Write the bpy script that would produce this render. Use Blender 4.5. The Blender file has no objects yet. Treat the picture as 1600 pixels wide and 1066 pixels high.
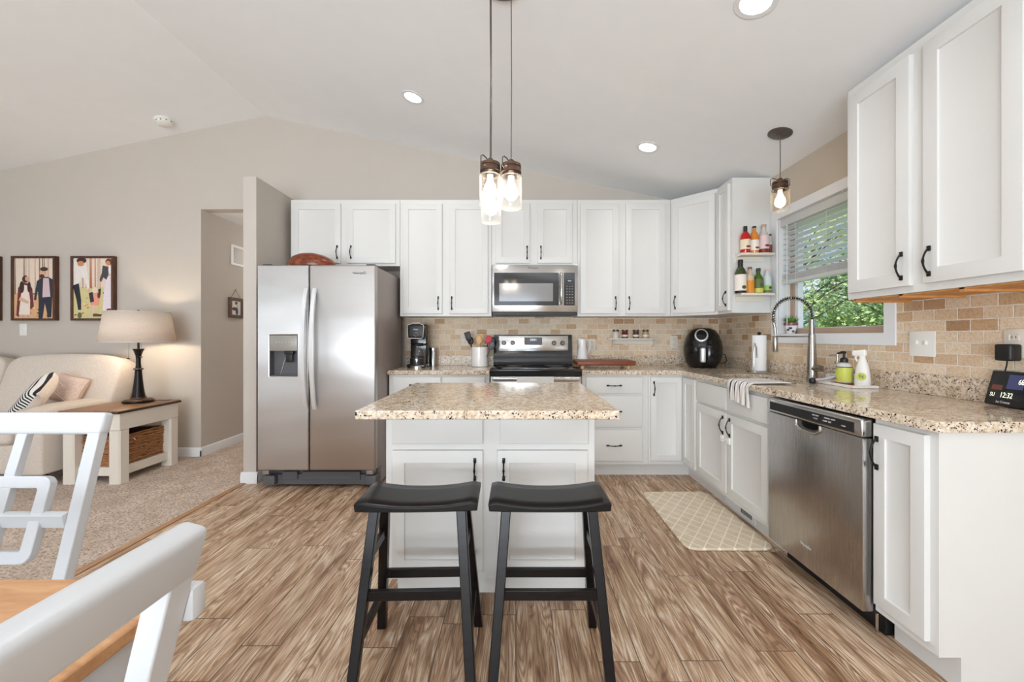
import bpy, bmesh, math, random
from mathutils import Vector, Matrix, noise as mnoise
PI = math.pi
C = bpy.context.scene.collection
random.seed(7)

# ---------------------------------------------------------------- camera
cam = bpy.data.objects.new('camera', bpy.data.cameras.new('camera'))
C.objects.link(cam)
cam.location = (0, 0, 1.195)
cam.rotation_euler = (PI / 2, 0, 0)
cam.data.sensor_width = 36
cam.data.lens = 36 * 636 / 1600
cam.data.shift_x = -6 / 1600
cam.data.shift_y = -6 / 1600
cam.data.clip_start = 0.02
bpy.context.scene.camera = cam
vs = bpy.context.scene.view_settings
vs.view_transform = 'Standard'
vs.look = 'None'
vs.gamma = 1
vs.use_curve_mapping = False
vs.exposure = -0.16
bpy.context.scene.cycles.max_bounces = 10
bpy.context.scene.cycles.diffuse_bounces = 6
bpy.context.scene.cycles.transparent_max_bounces = 16
bpy.context.scene.cycles.sample_clamp_indirect = 4

# ---------------------------------------------------------------- world and lights
def lin(c):
    return tuple(((v / 255) / 12.92 if v / 255 <= 0.04045 else ((v / 255 + 0.055) / 1.055) ** 2.4) for v in c[:3]) + (1,)

world = bpy.data.worlds.new('world')
bpy.context.scene.world = world
world.use_nodes = True
wn, wl = world.node_tree.nodes, world.node_tree.links
bg = wn['Background']
wtc = wn.new('ShaderNodeTexCoord')
wno = wn.new('ShaderNodeTexNoise'); wno.inputs['Scale'].default_value = 5; wno.inputs['Detail'].default_value = 5
wmp = wn.new('ShaderNodeMapping'); wmp.inputs['Scale'].default_value = (1, 1, 3)
wl.new(wtc.outputs['Generated'], wmp.inputs[0]); wl.new(wmp.outputs[0], wno.inputs['Vector'])
wcr = wn.new('ShaderNodeValToRGB')
wcr.color_ramp.elements[0].position = 0.42; wcr.color_ramp.elements[0].color = lin((150, 185, 232))
wcr.color_ramp.elements[1].position = 0.62; wcr.color_ramp.elements[1].color = lin((232, 238, 246))
wl.new(wno.outputs['Fac'], wcr.inputs[0]); wl.new(wcr.outputs[0], bg.inputs['Color'])
bg.inputs['Strength'].default_value = 1.35

def light(name, kind, loc, energy, color=(1, 1, 1), size=None, sizey=None, target=None, **kw):
    l = bpy.data.lights.new(name, kind)
    l.energy = energy
    l.color = color
    if kind == 'AREA':
        l.shape = 'RECTANGLE' if sizey else 'DISK'
        l.size = size
        if sizey: l.size_y = sizey
    elif size is not None and kind in ('POINT', 'SPOT'):
        l.shadow_soft_size = size
    for k, v in kw.items(): setattr(l, k, v)
    o = bpy.data.objects.new(name, l); C.objects.link(o)
    o.location = loc
    if target is not None:
        o.rotation_euler = (Vector(target) - Vector(loc)).to_track_quat('-Z', 'Y').to_euler()
    return o

sun = light('sun', 'SUN', (0, 0, 20), 7.5, (1, .97, .9), target=(7, 5, 6))
sun.data.angle = 0.02
# added fill lamps, standing in for daylight at the unseen patio door and left window
light('rear_fill', 'AREA', (-1.1, -3.35, 1.25), 88, (.86, .94, 1), 3.4, 2.2, target=(-1.1, 0, 1.6))
light('ceiling_fill', 'AREA', (-1.1, -3.3, .9), 265, (.84, .93, 1), 3.4, 1.6, target=(-1.1, 0, 4.6))  # added lamp aimed upward to brighten the ceiling
light('left_fill', 'AREA', (-6.9, -0.6, 1.4), 34, (.84, .93, 1), 2.6, 1.6, target=(0, -0.6, 4.6))

# ---------------------------------------------------------------- materials
class NT:
    def __init__(s, name):
        s.m = bpy.data.materials.new(name); s.m.use_nodes = True
        s.n = s.m.node_tree.nodes; s.l = s.m.node_tree.links
        s.b = s.n['Principled BSDF']; s.out = s.n['Material Output']
    def put(s, v, sock):
        if isinstance(v, bpy.types.NodeSocket): s.l.new(v, sock)
        elif v is not None: sock.default_value = v
    def add(s, t, out=0, ins=None, **kw):
        n = s.n.new('ShaderNode' + t)
        for k, v in kw.items(): setattr(n, k, v)
        for k, v in (ins or {}).items(): s.put(v, n.inputs[k])
        return n.outputs[out]
    def math(s, op, a, b=0.0, c=None):
        n = s.n.new('ShaderNodeMath'); n.operation = op
        s.put(a, n.inputs[0]); s.put(b, n.inputs[1])
        if c is not None: s.put(c, n.inputs[2])
        return n.outputs[0]
    def xyz(s, x, y, z): return s.add('CombineXYZ', ins={0: x, 1: y, 2: z})
    def obj(s):
        o = s.add('TexCoord', out='Object'); n = s.n.new('ShaderNodeSeparateXYZ'); s.l.new(o, n.inputs[0])
        return o, n.outputs[0], n.outputs[1], n.outputs[2]
    def noise(s, vec, scale, detail=3, rough=.5, dist=0):
        return s.add('TexNoise', out='Fac', ins={'Vector': vec, 'Scale': scale, 'Detail': detail, 'Roughness': rough, 'Distortion': dist})
    def ramp(s, fac, stops, interp='LINEAR'):
        n = s.n.new('ShaderNodeValToRGB'); e = n.color_ramp.elements; n.color_ramp.interpolation = interp
        while len(e) < len(stops): e.new(0.5)
        for el, (p, c) in zip(e, stops):
            el.position = p
            el.color = lin(c) if not isinstance(c, float) else (c, c, c, 1)
        s.l.new(fac, n.inputs[0]); return n.outputs[0]
    def mix(s, f, a, b, mode='MIX'):
        n = s.n.new('ShaderNodeMix'); n.data_type = 'RGBA'; n.blend_type = mode
        s.put(f, n.inputs[0]); s.put(a, n.inputs[6]); s.put(b, n.inputs[7]); return n.outputs[2]
    def bump(s, h, strength=.3, dist=.01):
        o = s.add('Bump', ins={'Height': h, 'Strength': strength, 'Distance': dist}); s.l.new(o, s.b.inputs['Normal'])
    def set(s, **kw):
        for k, v in kw.items(): s.put(v, s.b.inputs[k.replace('_', ' ')])
        return s

def plain(name, rgb, rough=.5, metal=0.0, var=.04, scale=30, bump=0.0, spec=None, coat=0.0):
    t = NT(name); o, x, y, z = t.obj()
    nz = t.noise(o, scale, 3)
    c = t.mix(var and 1.0, lin(rgb), t.ramp(nz, [(.3, 1.0 - var * 2), (.7, 1.0)]), 'MULTIPLY') if var else lin(rgb)
    t.set(Base_Color=c, Roughness=rough, Metallic=metal)
    if spec is not None: t.b.inputs['Specular IOR Level'].default_value = spec
    if coat: t.b.inputs['Coat Weight'].default_value = coat
    if bump: t.bump(nz, bump, .002)
    return t.m

def glassy(name, tint=(255, 255, 255), amount=.9, rough=0.0):
    t = NT(name)
    tr = t.add('BsdfTransparent', ins={0: lin(tint)}); gl = t.add('BsdfGlossy', ins={'Roughness': rough})
    fr = t.add('Fresnel', ins={0: 1.45})
    bf = t.add('NewGeometry', out='Backfacing')
    f2 = t.math('MULTIPLY', t.math('ADD', fr, 1 - amount), t.math('SUBTRACT', 1.0, bf))
    mx = t.add('MixShader', ins={0: f2, 1: tr, 2: gl}); t.l.new(mx, t.out.inputs[0]); return t.m

def m_blind():
    t = NT('blind_vinyl'); t.set(Base_Color=lin((242, 242, 242)), Roughness=.4); tl = t.add('BsdfTranslucent', ins={0: lin((242, 244, 246))})
    mx = t.add('MixShader', ins={0: .45, 1: t.b.outputs[0], 2: tl}); t.l.new(mx, t.out.inputs[0]); return t.m

def m_jar():
    t = NT('jar_glass'); bf = t.add('NewGeometry', out='Backfacing')
    tr = t.add('BsdfTransparent'); gl = t.add('BsdfGlossy', ins={'Roughness': .02}); tl = t.add('BsdfTranslucent'); fr = t.add('LayerWeight', out='Facing', ins={0: .35})
    e = t.math('POWER', fr, 2.2); base = t.add('MixShader', ins={0: t.math('ADD', .05, t.math('MULTIPLY', e, .45)), 1: tr, 2: tl})
    mx = t.add('MixShader', ins={0: t.math('MULTIPLY', t.math('ADD', .05, t.math('MULTIPLY', e, .5)), t.math('SUBTRACT', 1.0, bf)), 1: base, 2: gl}); t.l.new(mx, t.out.inputs[0]); return t.m

def emit(name, rgb, strength):
    t = NT(name); t.set(Base_Color=lin(rgb), Emission_Color=lin(rgb), Emission_Strength=strength); return t.m

def m_granite(rough=.1):
    t = NT('granite'); o, x, y, z = t.obj()
    w = t.noise(o, 30, 3)
    wv = t.add('VectorMath', operation='MULTIPLY_ADD', ins={0: o, 1: (1, 1, 1), 2: t.xyz(t.math('MULTIPLY', w, .03), t.math('MULTIPLY', w, -.02), t.math('MULTIPLY', w, .02))})
    base = t.ramp(t.noise(wv, 55, 4, .7), [(.32, (152, 130, 110)), (.45, (206, 190, 170)), (.58, (226, 217, 204)), (.72, (236, 231, 222))])
    big = t.ramp(t.noise(o, 9, 3), [(.35, (255, 253, 250)), (.65, (248, 240, 229))])
    base = t.mix(1.0, base, big, 'MULTIPLY')
    v = t.add('TexVoronoi', out='Distance', ins={'Vector': wv, 'Scale': 120.0, 'Randomness': 1.0})
    gate = t.noise(o, 34, 2)
    spot = t.math('MULTIPLY', t.math('LESS_THAN', v, .34), t.math('GREATER_THAN', gate, .51))
    base = t.mix(spot, base, lin((84, 64, 54)))
    v2 = t.add('TexVoronoi', out='Distance', ins={'Vector': wv, 'Scale': 62.0, 'Randomness': 1.0})
    g2 = t.noise(o, 23, 2)
    spot2 = t.math('MULTIPLY', t.math('LESS_THAN', v2, .27), t.math('GREATER_THAN', g2, .54))
    base = t.mix(spot2, base, lin((46, 36, 34)))
    g3 = t.math('MULTIPLY', t.math('LESS_THAN', v2, .3), t.math('LESS_THAN', g2, .42))
    base = t.mix(t.math('MULTIPLY', g3, .35), base, lin((158, 108, 72)))
    t.set(Base_Color=base, Roughness=rough); t.b.inputs['Specular IOR Level'].default_value = .5
    return t.m

def m_tile(axis):
    t = NT('travertine_tile'); o, x, y, z = t.obj()
    u = x if axis == 'x' else y
    wob = t.math('MULTIPLY', t.math('SUBTRACT', t.noise(o, 60, 3), .5), .004)
    r = t.math('DIVIDE', t.math('ADD', t.math('SUBTRACT', z, 1.014), 5.2), .0525)
    row = t.math('FLOOR', r); fv = t.math('FRACT', r)
    cu = t.math('ADD', t.math('DIVIDE', t.math('ADD', u, 52.0), .105), t.math('MULTIPLY', t.math('MODULO', row, 2), .5))
    col = t.math('FLOOR', cu); fu = t.math('FRACT', cu)
    rnd = t.add('TexWhiteNoise', out='Value', ins={'Vector': t.xyz(col, row, 3.7)}, noise_dimensions='3D')
    colr = t.ramp(rnd, [(0, (216, 196, 170)), (.25, (230, 214, 192)), (.5, (222, 202, 176)), (.68, (212, 186, 154)), (.8, (234, 220, 202)), (.9, (202, 172, 138)), (1, (178, 143, 108))])
    nz = t.noise(o, 110, 4, .65)
    colr = t.mix(1.0, colr, t.ramp(nz, [(.3, (226, 214, 200)), (.55, (255, 253, 250))]), 'MULTIPLY')
    du = t.math('MULTIPLY', t.math('MINIMUM', fu, t.math('SUBTRACT', 1, fu)), .105)
    dv = t.math('MULTIPLY', t.math('MINIMUM', fv, t.math('SUBTRACT', 1, fv)), .0525)
    d = t.math('ADD', t.math('MINIMUM', du, dv), wob)
    mask = t.add('MapRange', ins={0: d, 1: .0012, 2: .0035}, interpolation_type='SMOOTHSTEP')
    c = t.mix(mask, lin((232, 224, 212)), colr)
    t.set(Base_Color=c, Roughness=.6)
    t.bump(t.math('ADD', t.math('MULTIPLY', mask, .6), t.math('MULTIPLY', nz, .25)), .5, .006)
    return t.m

def m_plank():
    t = NT('wood_look_plank'); o, x, y, z = t.obj()
    W, L = .152, .92
    cu = t.math('DIVIDE', t.math('ADD', x, 30.4), W); col = t.math('FLOOR', cu); fu = t.math('FRACT', cu)
    off = t.add('TexWhiteNoise', out='Value', ins={'W': col}, noise_dimensions='1D')
    r = t.math('ADD', t.math('DIVIDE', t.math('ADD', y, 30), L), t.math('MULTIPLY', off, 5.0))
    row = t.math('FLOOR', r); fv = t.math('FRACT', r)
    rnd = t.add('TexWhiteNoise', out='Value', ins={'Vector': t.xyz(col, row, 1.0)}, noise_dimensions='3D')
    tone = t.ramp(rnd, [(0, (200, 172, 146)), (.25, (222, 200, 176)), (.5, (208, 182, 156)), (.75, (234, 216, 196)), (1, (188, 160, 134))])
    gv = t.xyz(t.math('MULTIPLY', x, 13.0), t.math('MULTIPLY', y, 1.2), t.math('MULTIPLY', rnd, 40.0))
    field = t.noise(gv, 1.0, 2, .45, .4)
    rings = t.math('SINE', t.math('MULTIPLY', t.math('ADD', field, t.math('MULTIPLY', t.noise(o, 60, 2), .012)), 105.0))
    ringl = t.add('MapRange', ins={0: rings, 1: .45, 2: 1.0})
    fine = t.noise(t.xyz(t.math('MULTIPLY', x, 170.0), t.math('MULTIPLY', y, 7.0), rnd), 1.0, 4, .6)
    big = t.noise(gv, 1.7, 3)
    c = t.mix(1.0, tone, t.ramp(big, [(.3, (172, 150, 130)), (.46, (236, 226, 214)), (.68, (255, 253, 250))]), 'MULTIPLY')
    c = t.mix(t.math('MULTIPLY', t.math('MULTIPLY', ringl, .62), t.add('MapRange', ins={0: big, 1: .46, 2: .56})), c, lin((236, 224, 206)))
    c = t.mix(t.math('MULTIPLY', t.add('MapRange', ins={0: rings, 1: -.2, 2: -.9}), .55), c, t.mix(1.0, c, lin((170, 148, 130)), 'MULTIPLY'))
    c = t.mix(t.ramp(fine, [(.35, 1.0), (.6, 0.0)]), c, t.mix(1.0, c, lin((196, 176, 158)), 'MULTIPLY'))
    c = t.mix(t.ramp(fine, [(.62, 0.0), (.8, .7)]), c, lin((212, 198, 180)))
    du = t.math('MULTIPLY', t.math('MINIMUM', fu, t.math('SUBTRACT', 1, fu)), W)
    dv = t.math('MULTIPLY', t.math('MINIMUM', fv, t.math('SUBTRACT', 1, fv)), L)
    d = t.math('MINIMUM', du, dv)
    gap = t.add('MapRange', ins={0: d, 1: .0012, 2: .0026})
    c = t.mix(gap, lin((88, 72, 60)), c)
    t.set(Base_Color=c, Roughness=t.ramp(fine, [(.3, .34), (.7, .5)]))
    t.bump(t.math('ADD', t.math('MULTIPLY', gap, .5), t.math('MULTIPLY', fine, .12)), .35, .004)
    return t.m

def m_carpet():
    t = NT('carpet'); o, x, y, z = t.obj()
    n1 = t.noise(o, 85, 4, .8); n2 = t.noise(o, 6, 3)
    c = t.ramp(n1, [(.38, (146, 128, 114)), (.46, (218, 198, 182)), (.56, (238, 222, 208)), (.66, (250, 240, 230))])
    c = t.mix(1.0, c, t.ramp(n2, [(.3, (232, 226, 220)), (.7, (255, 255, 255))]), 'MULTIPLY')
    t.set(Base_Color=c, Roughness=1.0); t.b.inputs['Specular IOR Level'].default_value = .05
    t.bump(n1, 1.0, .012); return t.m

def m_steel(name, rgb=(188, 184, 180), rough=.26, axis='x', wav=.0, aniso=0.0):
    t = NT(name); o, x, y, z = t.obj()
    s = {'x': (2, 2, 260), 'z': (520, 520, 2)}[axis]
    v = t.add('VectorMath', operation='MULTIPLY', ins={0: o, 1: s})
    nz = t.noise(v, 1.0, 3, .6)
    c = t.mix(1.0, lin(rgb), t.ramp(nz, [(.3, .955), (.7, 1.0)]), 'MULTIPLY')
    t.set(Base_Color=c, Metallic=1.0, Roughness=t.math('ADD', t.math('MULTIPLY', nz, .05), rough - .025))
    big = t.noise(t.add('VectorMath', operation='MULTIPLY', ins={0: o, 1: (1.2, 1.2, 3.2)}), 1.0, 1)
    if wav: t.bump(big, wav, .05)
    if aniso:
        t.b.inputs['Anisotropic'].default_value = aniso
        tg = t.n.new('ShaderNodeTangent'); tg.direction_type = 'RADIAL'; tg.axis = 'Z'; t.l.new(tg.outputs[0], t.b.inputs['Tangent'])
    return t.m

def m_fabric(name, rgb, rgb2, scale=260, bump=.5):
    t = NT(name); o, x, y, z = t.obj()
    n1 = t.noise(o, scale, 3, .7)
    t.set(Base_Color=t.ramp(n1, [(.35, rgb2), (.62, rgb)]), Roughness=.95); t.b.inputs['Specular IOR Level'].default_value = .1
    t.b.inputs['Sheen Weight'].default_value = .2
    t.bump(n1, bump, .003); return t.m

def m_wood(name, a, b, axis=(1, 14, 14), rough=.35, scale=6):
    t = NT(name); o, x, y, z = t.obj()
    v = t.add('VectorMath', operation='MULTIPLY', ins={0: o, 1: axis})
    n1 = t.noise(v, scale, 5, .6, .6)
    t.set(Base_Color=t.ramp(n1, [(.3, a), (.7, b)]), Roughness=rough); t.bump(n1, .1, .002); return t.m

def m_stripes(name, a, b, period, duty, axis=0, third=None, phase=0.0):
    t = NT(name); o, x, y, z = t.obj()
    u = (x, y, z)[axis]
    f = t.math('FRACT', t.math('ADD', t.math('DIVIDE', t.math('ADD', u, 10.0), period), phase))
    m = t.math('LESS_THAN', f, duty)
    c = t.mix(m, lin(a), lin(b))
    if third:
        m2 = t.math('LESS_THAN', t.math('ABSOLUTE', t.math('SUBTRACT', f, .5)), .1); c = t.mix(m2, c, lin(third))
    t.set(Base_Color=c, Roughness=.95); t.bump(t.noise(o, 400, 2), .4, .002); return t.m

def m_mat():
    t = NT('quilted_mat'); o, x, y, z = t.obj()
    a = t.math('ADD', x, t.math('MULTIPLY', y, .72)); b = t.math('SUBTRACT', x, t.math('MULTIPLY', y, .72))
    P = .085
    def tri(v):
        f = t.math('FRACT', t.math('DIVIDE', t.math('ADD', v, 20.0), P)); return t.math('MINIMUM', f, t.math('SUBTRACT', 1, f))
    d = t.math('MINIMUM', tri(a), tri(b))
    line = t.add('MapRange', ins={0: d, 1: .035, 2: .06})
    base = t.ramp(t.noise(o, 14, 4, .7), [(.3, (202, 184, 158)), (.7, (220, 205, 182))])
    t.set(Base_Color=t.mix(line, lin((238, 230, 214)), base), Roughness=.55)
    t.bump(line, .3, .003); return t.m

M = {
 'wall': plain('wall_paint', (196, 188, 179), .85, var=.01, scale=8, bump=.04),
 'wallr': plain('wall_paint_warm', (196, 184, 168), .85, var=.01, scale=8, bump=.04),
 'ceil': plain('ceiling_paint', (240, 241, 242), .9, var=.01, scale=6),
 'trim': plain('trim_paint', (228, 229, 231), .45, var=.0),
 'cab': plain('cabinet_paint', (219, 218, 215), .42, var=.01, scale=4),
 'wplastic': plain('white_plastic', (236, 235, 230), .4, var=.0),
 'granite': m_granite(), 'granitev': m_granite(.3), 'tilex': m_tile('x'), 'tiley': m_tile('y'), 'plank': m_plank(), 'carpet': m_carpet(),
 'steel': m_steel('brushed_steel', (194, 191, 189), .36, 'x', .14, .75), 'steelv': m_steel('brushed_steel_door', (186, 183, 181), .27, 'z', .12),
 'steelp': m_steel('plain_steel', (198, 197, 195), .2, 'x'), 'nickel': m_steel('brushed_nickel', (176, 170, 162), .24, 'z'),
 'handle_al': plain('satin_aluminium', (226, 228, 230), .35, .6, var=.0),
 'fridge_side': plain('grey_painted_metal', (158, 147, 142), .45, .4, var=.03, scale=90),
 'black': plain('black_enamel', (18, 18, 20), .14, var=.0), 'blackm': plain('black_matte', (22, 21, 22), .45, var=.0),
 'bronze': plain('oil_rubbed_bronze', (34, 30, 29), .35, .6, var=.05, scale=80), 'dark': plain('dark_recess', (12, 11, 12), .7, var=.0),
 'pewter': plain('aged_pewter', (108, 100, 96), .4, .7, var=.08, scale=60), 'copperish': plain('bronzed_cap', (104, 82, 68), .4, .7, var=.1, scale=60),
 'grey': plain('grey_plastic', (92, 92, 96), .45, var=.0), 'lgrey': plain('light_grey_plastic', (150, 146, 140), .4, .3, var=.0),
 'oakraw': m_wood('raw_oak', (190, 128, 66), (214, 158, 96), (3, 3, 12), .6),
 'stool': m_wood('black_stained_wood', (10, 8, 9), (22, 17, 18), (2, 12, 12), .3),
 'tabletop': m_wood('honey_oak_top', (184, 134, 92), (212, 164, 120), (2, 9, 9), .38, 5),
 'endtop': m_wood('walnut_top', (112, 76, 50), (160, 120, 86), (12, 2, 12), .4), 'endedge': plain('dark_walnut_edge', (52, 36, 28), .35),
 'board': m_wood('cutting_board_wood', (104, 50, 30), (138, 76, 48), (2, 12, 12), .45), 'bowlwood': m_wood('acacia_wood', (72, 26, 12), (150, 70, 32), (3, 9, 9), .3, 7),
 'frame': m_wood('dark_frame_wood', (58, 32, 20), (98, 60, 38), (9, 9, 1.5), .5),
 'lightwood': m_wood('light_wood', (206, 160, 106), (226, 186, 136), (2, 8, 8), .5),
 'cream': plain('cream_paint', (224, 216, 204), .5, var=.01), 'chair': plain('white_chair_paint', (206, 209, 213), .35, var=.0),
 'sofa': m_fabric('sofa_linen', (222, 210, 198), (190, 178, 166), 230), 'sofac': m_fabric('sofa_cushion_linen', (226, 214, 202), (196, 184, 172), 230),
 'pillowp': m_fabric('blush_fabric', (222, 200, 188), (200, 176, 164), 90), 'pilloww': m_fabric('white_fabric', (236, 226, 218), (222, 210, 202), 90),
 'stripe': m_stripes('striped_fabric', (232, 228, 222), (34, 34, 38), .027, .5, 0), 'towel': m_stripes('striped_towel_cloth', (236, 233, 228), (38, 38, 42), .056, .2, 0, (204, 196, 190)),
 'towelw': m_fabric('white_towel', (236, 236, 234), (218, 218, 216), 200), 'shade': None, 'glass': glassy('clear_glass', amount=.96), 'jarglass': m_jar(), 'pane': glassy('window_glass', amount=.99),
 'ceramic': plain('white_ceramic', (238, 236, 234), .15, var=.0), 'paper': plain('paper_towel', (244, 244, 244), .9, var=.0, bump=.0),
 'bulb': emit('glowing_bulb', (255, 238, 214), 22), 'down': emit('downlight_lens', (255, 250, 242), 9), 'bulbw': emit('warm_bulb', (255, 214, 150), 8),
 'screen': plain('black_screen', (14, 15, 18), .12, var=.0), 'digits': emit('lit_digits', (238, 240, 214), 1.1), 'digitb': emit('lit_blue_digits', (190, 214, 255), 1.2),
 'blueglow': emit('lit_dim_blue', (52, 56, 92), .6), 'redglow': emit('lit_dim_red', (96, 50, 40), .5), 'printw': plain('white_print', (226, 226, 226), .5, var=.0), 'printd': plain('dark_print', (70, 70, 72), .5, var=.0),
 'mat': m_mat(), 'wicker': m_wood('woven_wicker', (34, 17, 11), (214, 150, 96), (8, 8, 70), .6, 6), 'blind': m_blind(),
 'tan': plain('tan_window_vinyl', (176, 150, 130), .5, var=.0), 'mwglass': plain('smoked_glass', (70, 70, 72), .08, .3, var=.0),
 'toe': plain('toe_board_raw', (214, 194, 172), .6, var=.02),
}
def m_shade():
    t = NT('lamp_shade_linen'); o, x, y, z = t.obj()
    n1 = t.noise(t.add('VectorMath', operation='MULTIPLY', ins={0: o, 1: (1, 1, 2.5)}), 160, 3, .7)
    col = t.ramp(n1, [(.35, (232, 218, 204)), (.65, (248, 240, 230))])
    d = t.add('BsdfDiffuse', ins={0: col}); tl = t.add('BsdfTranslucent', ins={0: col})
    mx = t.add('MixShader', ins={0: .35, 1: d, 2: tl}); t.l.new(mx, t.out.inputs[0]); return t.m
M['shade'] = m_shade()
M['stool'].node_tree.nodes['Principled BSDF'].inputs['Specular IOR Level'].default_value = .28

# ---------------------------------------------------------------- mesh helpers
def box(bm, x0, x1, y0, y1, z0, z1, mi=0):
    v = [bm.verts.new(p) for p in [(x0, y0, z0), (x1, y0, z0), (x1, y1, z0), (x0, y1, z0), (x0, y0, z1), (x1, y0, z1), (x1, y1, z1), (x0, y1, z1)]]
    fs = [bm.faces.new([v[i] for i in f]) for f in [(3, 2, 1, 0), (4, 5, 6, 7), (0, 1, 5, 4), (1, 2, 6, 5), (2, 3, 7, 6), (3, 0, 4, 7)]]
    for f in fs: f.material_index = mi
    return v

def rbox(bm, x0, x1, y0, y1, z0, z1, r=.01, seg=3, mi=0):
    t = bmesh.new(); box(t, x0, x1, y0, y1, z0, z1)
    bmesh.ops.bevel(t, geom=list(t.edges), offset=r, segments=seg, profile=.5, affect='EDGES')
    merge(bm, t, mi=mi)

def merge(bm, t, mat=None, mi=0):
    vm = {}
    for v in t.verts: vm[v] = bm.verts.new(mat @ v.co if mat else v.co)
    for f in t.faces:
        try:
            g = bm.faces.new([vm[v] for v in f.verts]); g.material_index = mi
        except ValueError: pass
    t.free()

def obox(bm, c, ax, hx, hy, hz, mi=0):
    # oriented box: centre, 3 axis vectors (Matrix 3x3 columns), half sizes
    t = bmesh.new(); box(t, -hx, hx, -hy, hy, -hz, hz)
    merge(bm, t, Matrix.Translation(c) @ ax.to_4x4(), mi)

def bar(bm, a, b, w, d, up=(0, 0, 1), mi=0):
    # rectangular bar from a to b; w across, d along the 'side normal'
    a, b = Vector(a), Vector(b); z = (b - a).normalized(); u = Vector(up)
    x = u.cross(z)
    if x.length < 1e-4: x = Vector((1, 0, 0))
    x.normalize(); y = z.cross(x)
    ax = Matrix((x, y, z)).transposed()
    obox(bm, (a + b) / 2, ax, w / 2, d / 2, (b - a).length / 2, mi)

def lathe(bm, prof, c=(0, 0, 0), seg=24, mi=0, cap=True, sx=1, sy=1):
    rings = []
    for r, z in prof:
        rings.append([bm.verts.new((c[0] + r * sx * math.cos(2 * PI * i / seg), c[1] + r * sy * math.sin(2 * PI * i / seg), c[2] + z)) for i in range(seg)])
    for a, b in zip(rings, rings[1:]):
        for i in range(seg):
            f = bm.faces.new((a[i], a[(i + 1) % seg], b[(i + 1) % seg], b[i])); f.material_index = mi
    if cap:
        if prof[0][0] > 1e-5: f = bm.faces.new(rings[0][::-1]); f.material_index = mi
        if prof[-1][0] > 1e-5: f = bm.faces.new(rings[-1]); f.material_index = mi

def tube(bm, pts, r, seg=8, mi=0, closed=False):
    pts = [Vector(p) for p in pts]; n = len(pts); rs = r if isinstance(r, (list, tuple)) else [r] * n
    rings = []; prev = None
    for i, p in enumerate(pts):
        a = pts[(i - 1) % n] if (closed or i) else p; b = pts[(i + 1) % n] if (closed or i < n - 1) else p
        d = (b - a).normalized()
        if prev is None:
            u = Vector((0, 0, 1)) if abs(d.z) < .9 else Vector((1, 0, 0))
            x = u.cross(d).normalized()
        else:
            x = (prev - d * prev.dot(d)).normalized()
        prev = x; y = d.cross(x)
        rings.append([bm.verts.new(p + (x * math.cos(2 * PI * k / seg) + y * math.sin(2 * PI * k / seg)) * rs[i]) for k in range(seg)])
    pr = list(zip(rings, rings[1:])) + ([(rings[-1], rings[0])] if closed else [])
    for a, b in pr:
        for k in range(seg):
            f = bm.faces.new((a[k], a[(k + 1) % seg], b[(k + 1) % seg], b[k])); f.material_index = mi
    if not closed:
        for ring in (rings[0][::-1], rings[-1]):
            f = bm.faces.new(ring); f.material_index = mi

def prism(bm, pts, h0, h1, plane='xy', holes=(), mi=0):
    # polygon (with holes) extruded along the plane's normal
    def P(u, v, h): return {'xy': (u, v, h), 'xz': (u, h, v), 'yz': (h, u, v)}[plane]
    t = bmesh.new(); loops = [pts] + list(holes); es = []; lv = []
    for L in loops:
        vs_ = [t.verts.new(P(u, v, h0)) for u, v in L]; lv.append(vs_)
        for i in range(len(vs_)): es.append(t.edges.new((vs_[i], vs_[(i + 1) % len(vs_)])))
    if holes: bmesh.ops.triangle_fill(t, use_beauty=True, use_dissolve=False, edges=es)
    else: t.faces.new(lv[0])
    top = {}
    for v in list(t.verts): top[v] = None
    base = list(t.faces)
    dv = Vector(P(0, 0, h1 - h0))
    for v in list(top): top[v] = t.verts.new(v.co + dv)
    for f in base: t.faces.new([top[v] for v in reversed(f.verts)])
    for vs_ in lv:
        for i in range(len(vs_)):
            a, b = vs_[i], vs_[(i + 1) % len(vs_)]; t.faces.new((a, b, top[b], top[a]))
    bmesh.ops.recalc_face_normals(t, faces=list(t.faces))
    merge(bm, t, mi=mi)

def superell(bm, c, a, b, h, e=.35, e2=.35, nu=28, nv=14, mi=0, fn=None):
    def pw(v, k): return math.copysign(abs(v) ** k, v)
    rings = []
    for j in range(nv + 1):
        ph = -PI / 2 + PI * j / nv; ring = []
        for i in range(nu):
            th = 2 * PI * i / nu
            p = Vector((a * pw(math.cos(ph), e2) * pw(math.cos(th), e), b * pw(math.cos(ph), e2) * pw(math.sin(th), e), h * pw(math.sin(ph), e2)))
            if fn: p = fn(p)
            ring.append(bm.verts.new(Vector(c) + p))
        rings.append(ring)
    for A, B in zip(rings, rings[1:]):
        for i in range(nu):
            f = bm.faces.new((A[i], A[(i + 1) % nu], B[(i + 1) % nu], B[i])); f.material_index = mi
    f = bm.faces.new(rings[0][::-1]); f.material_index = mi; f = bm.faces.new(rings[-1]); f.material_index = mi

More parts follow.
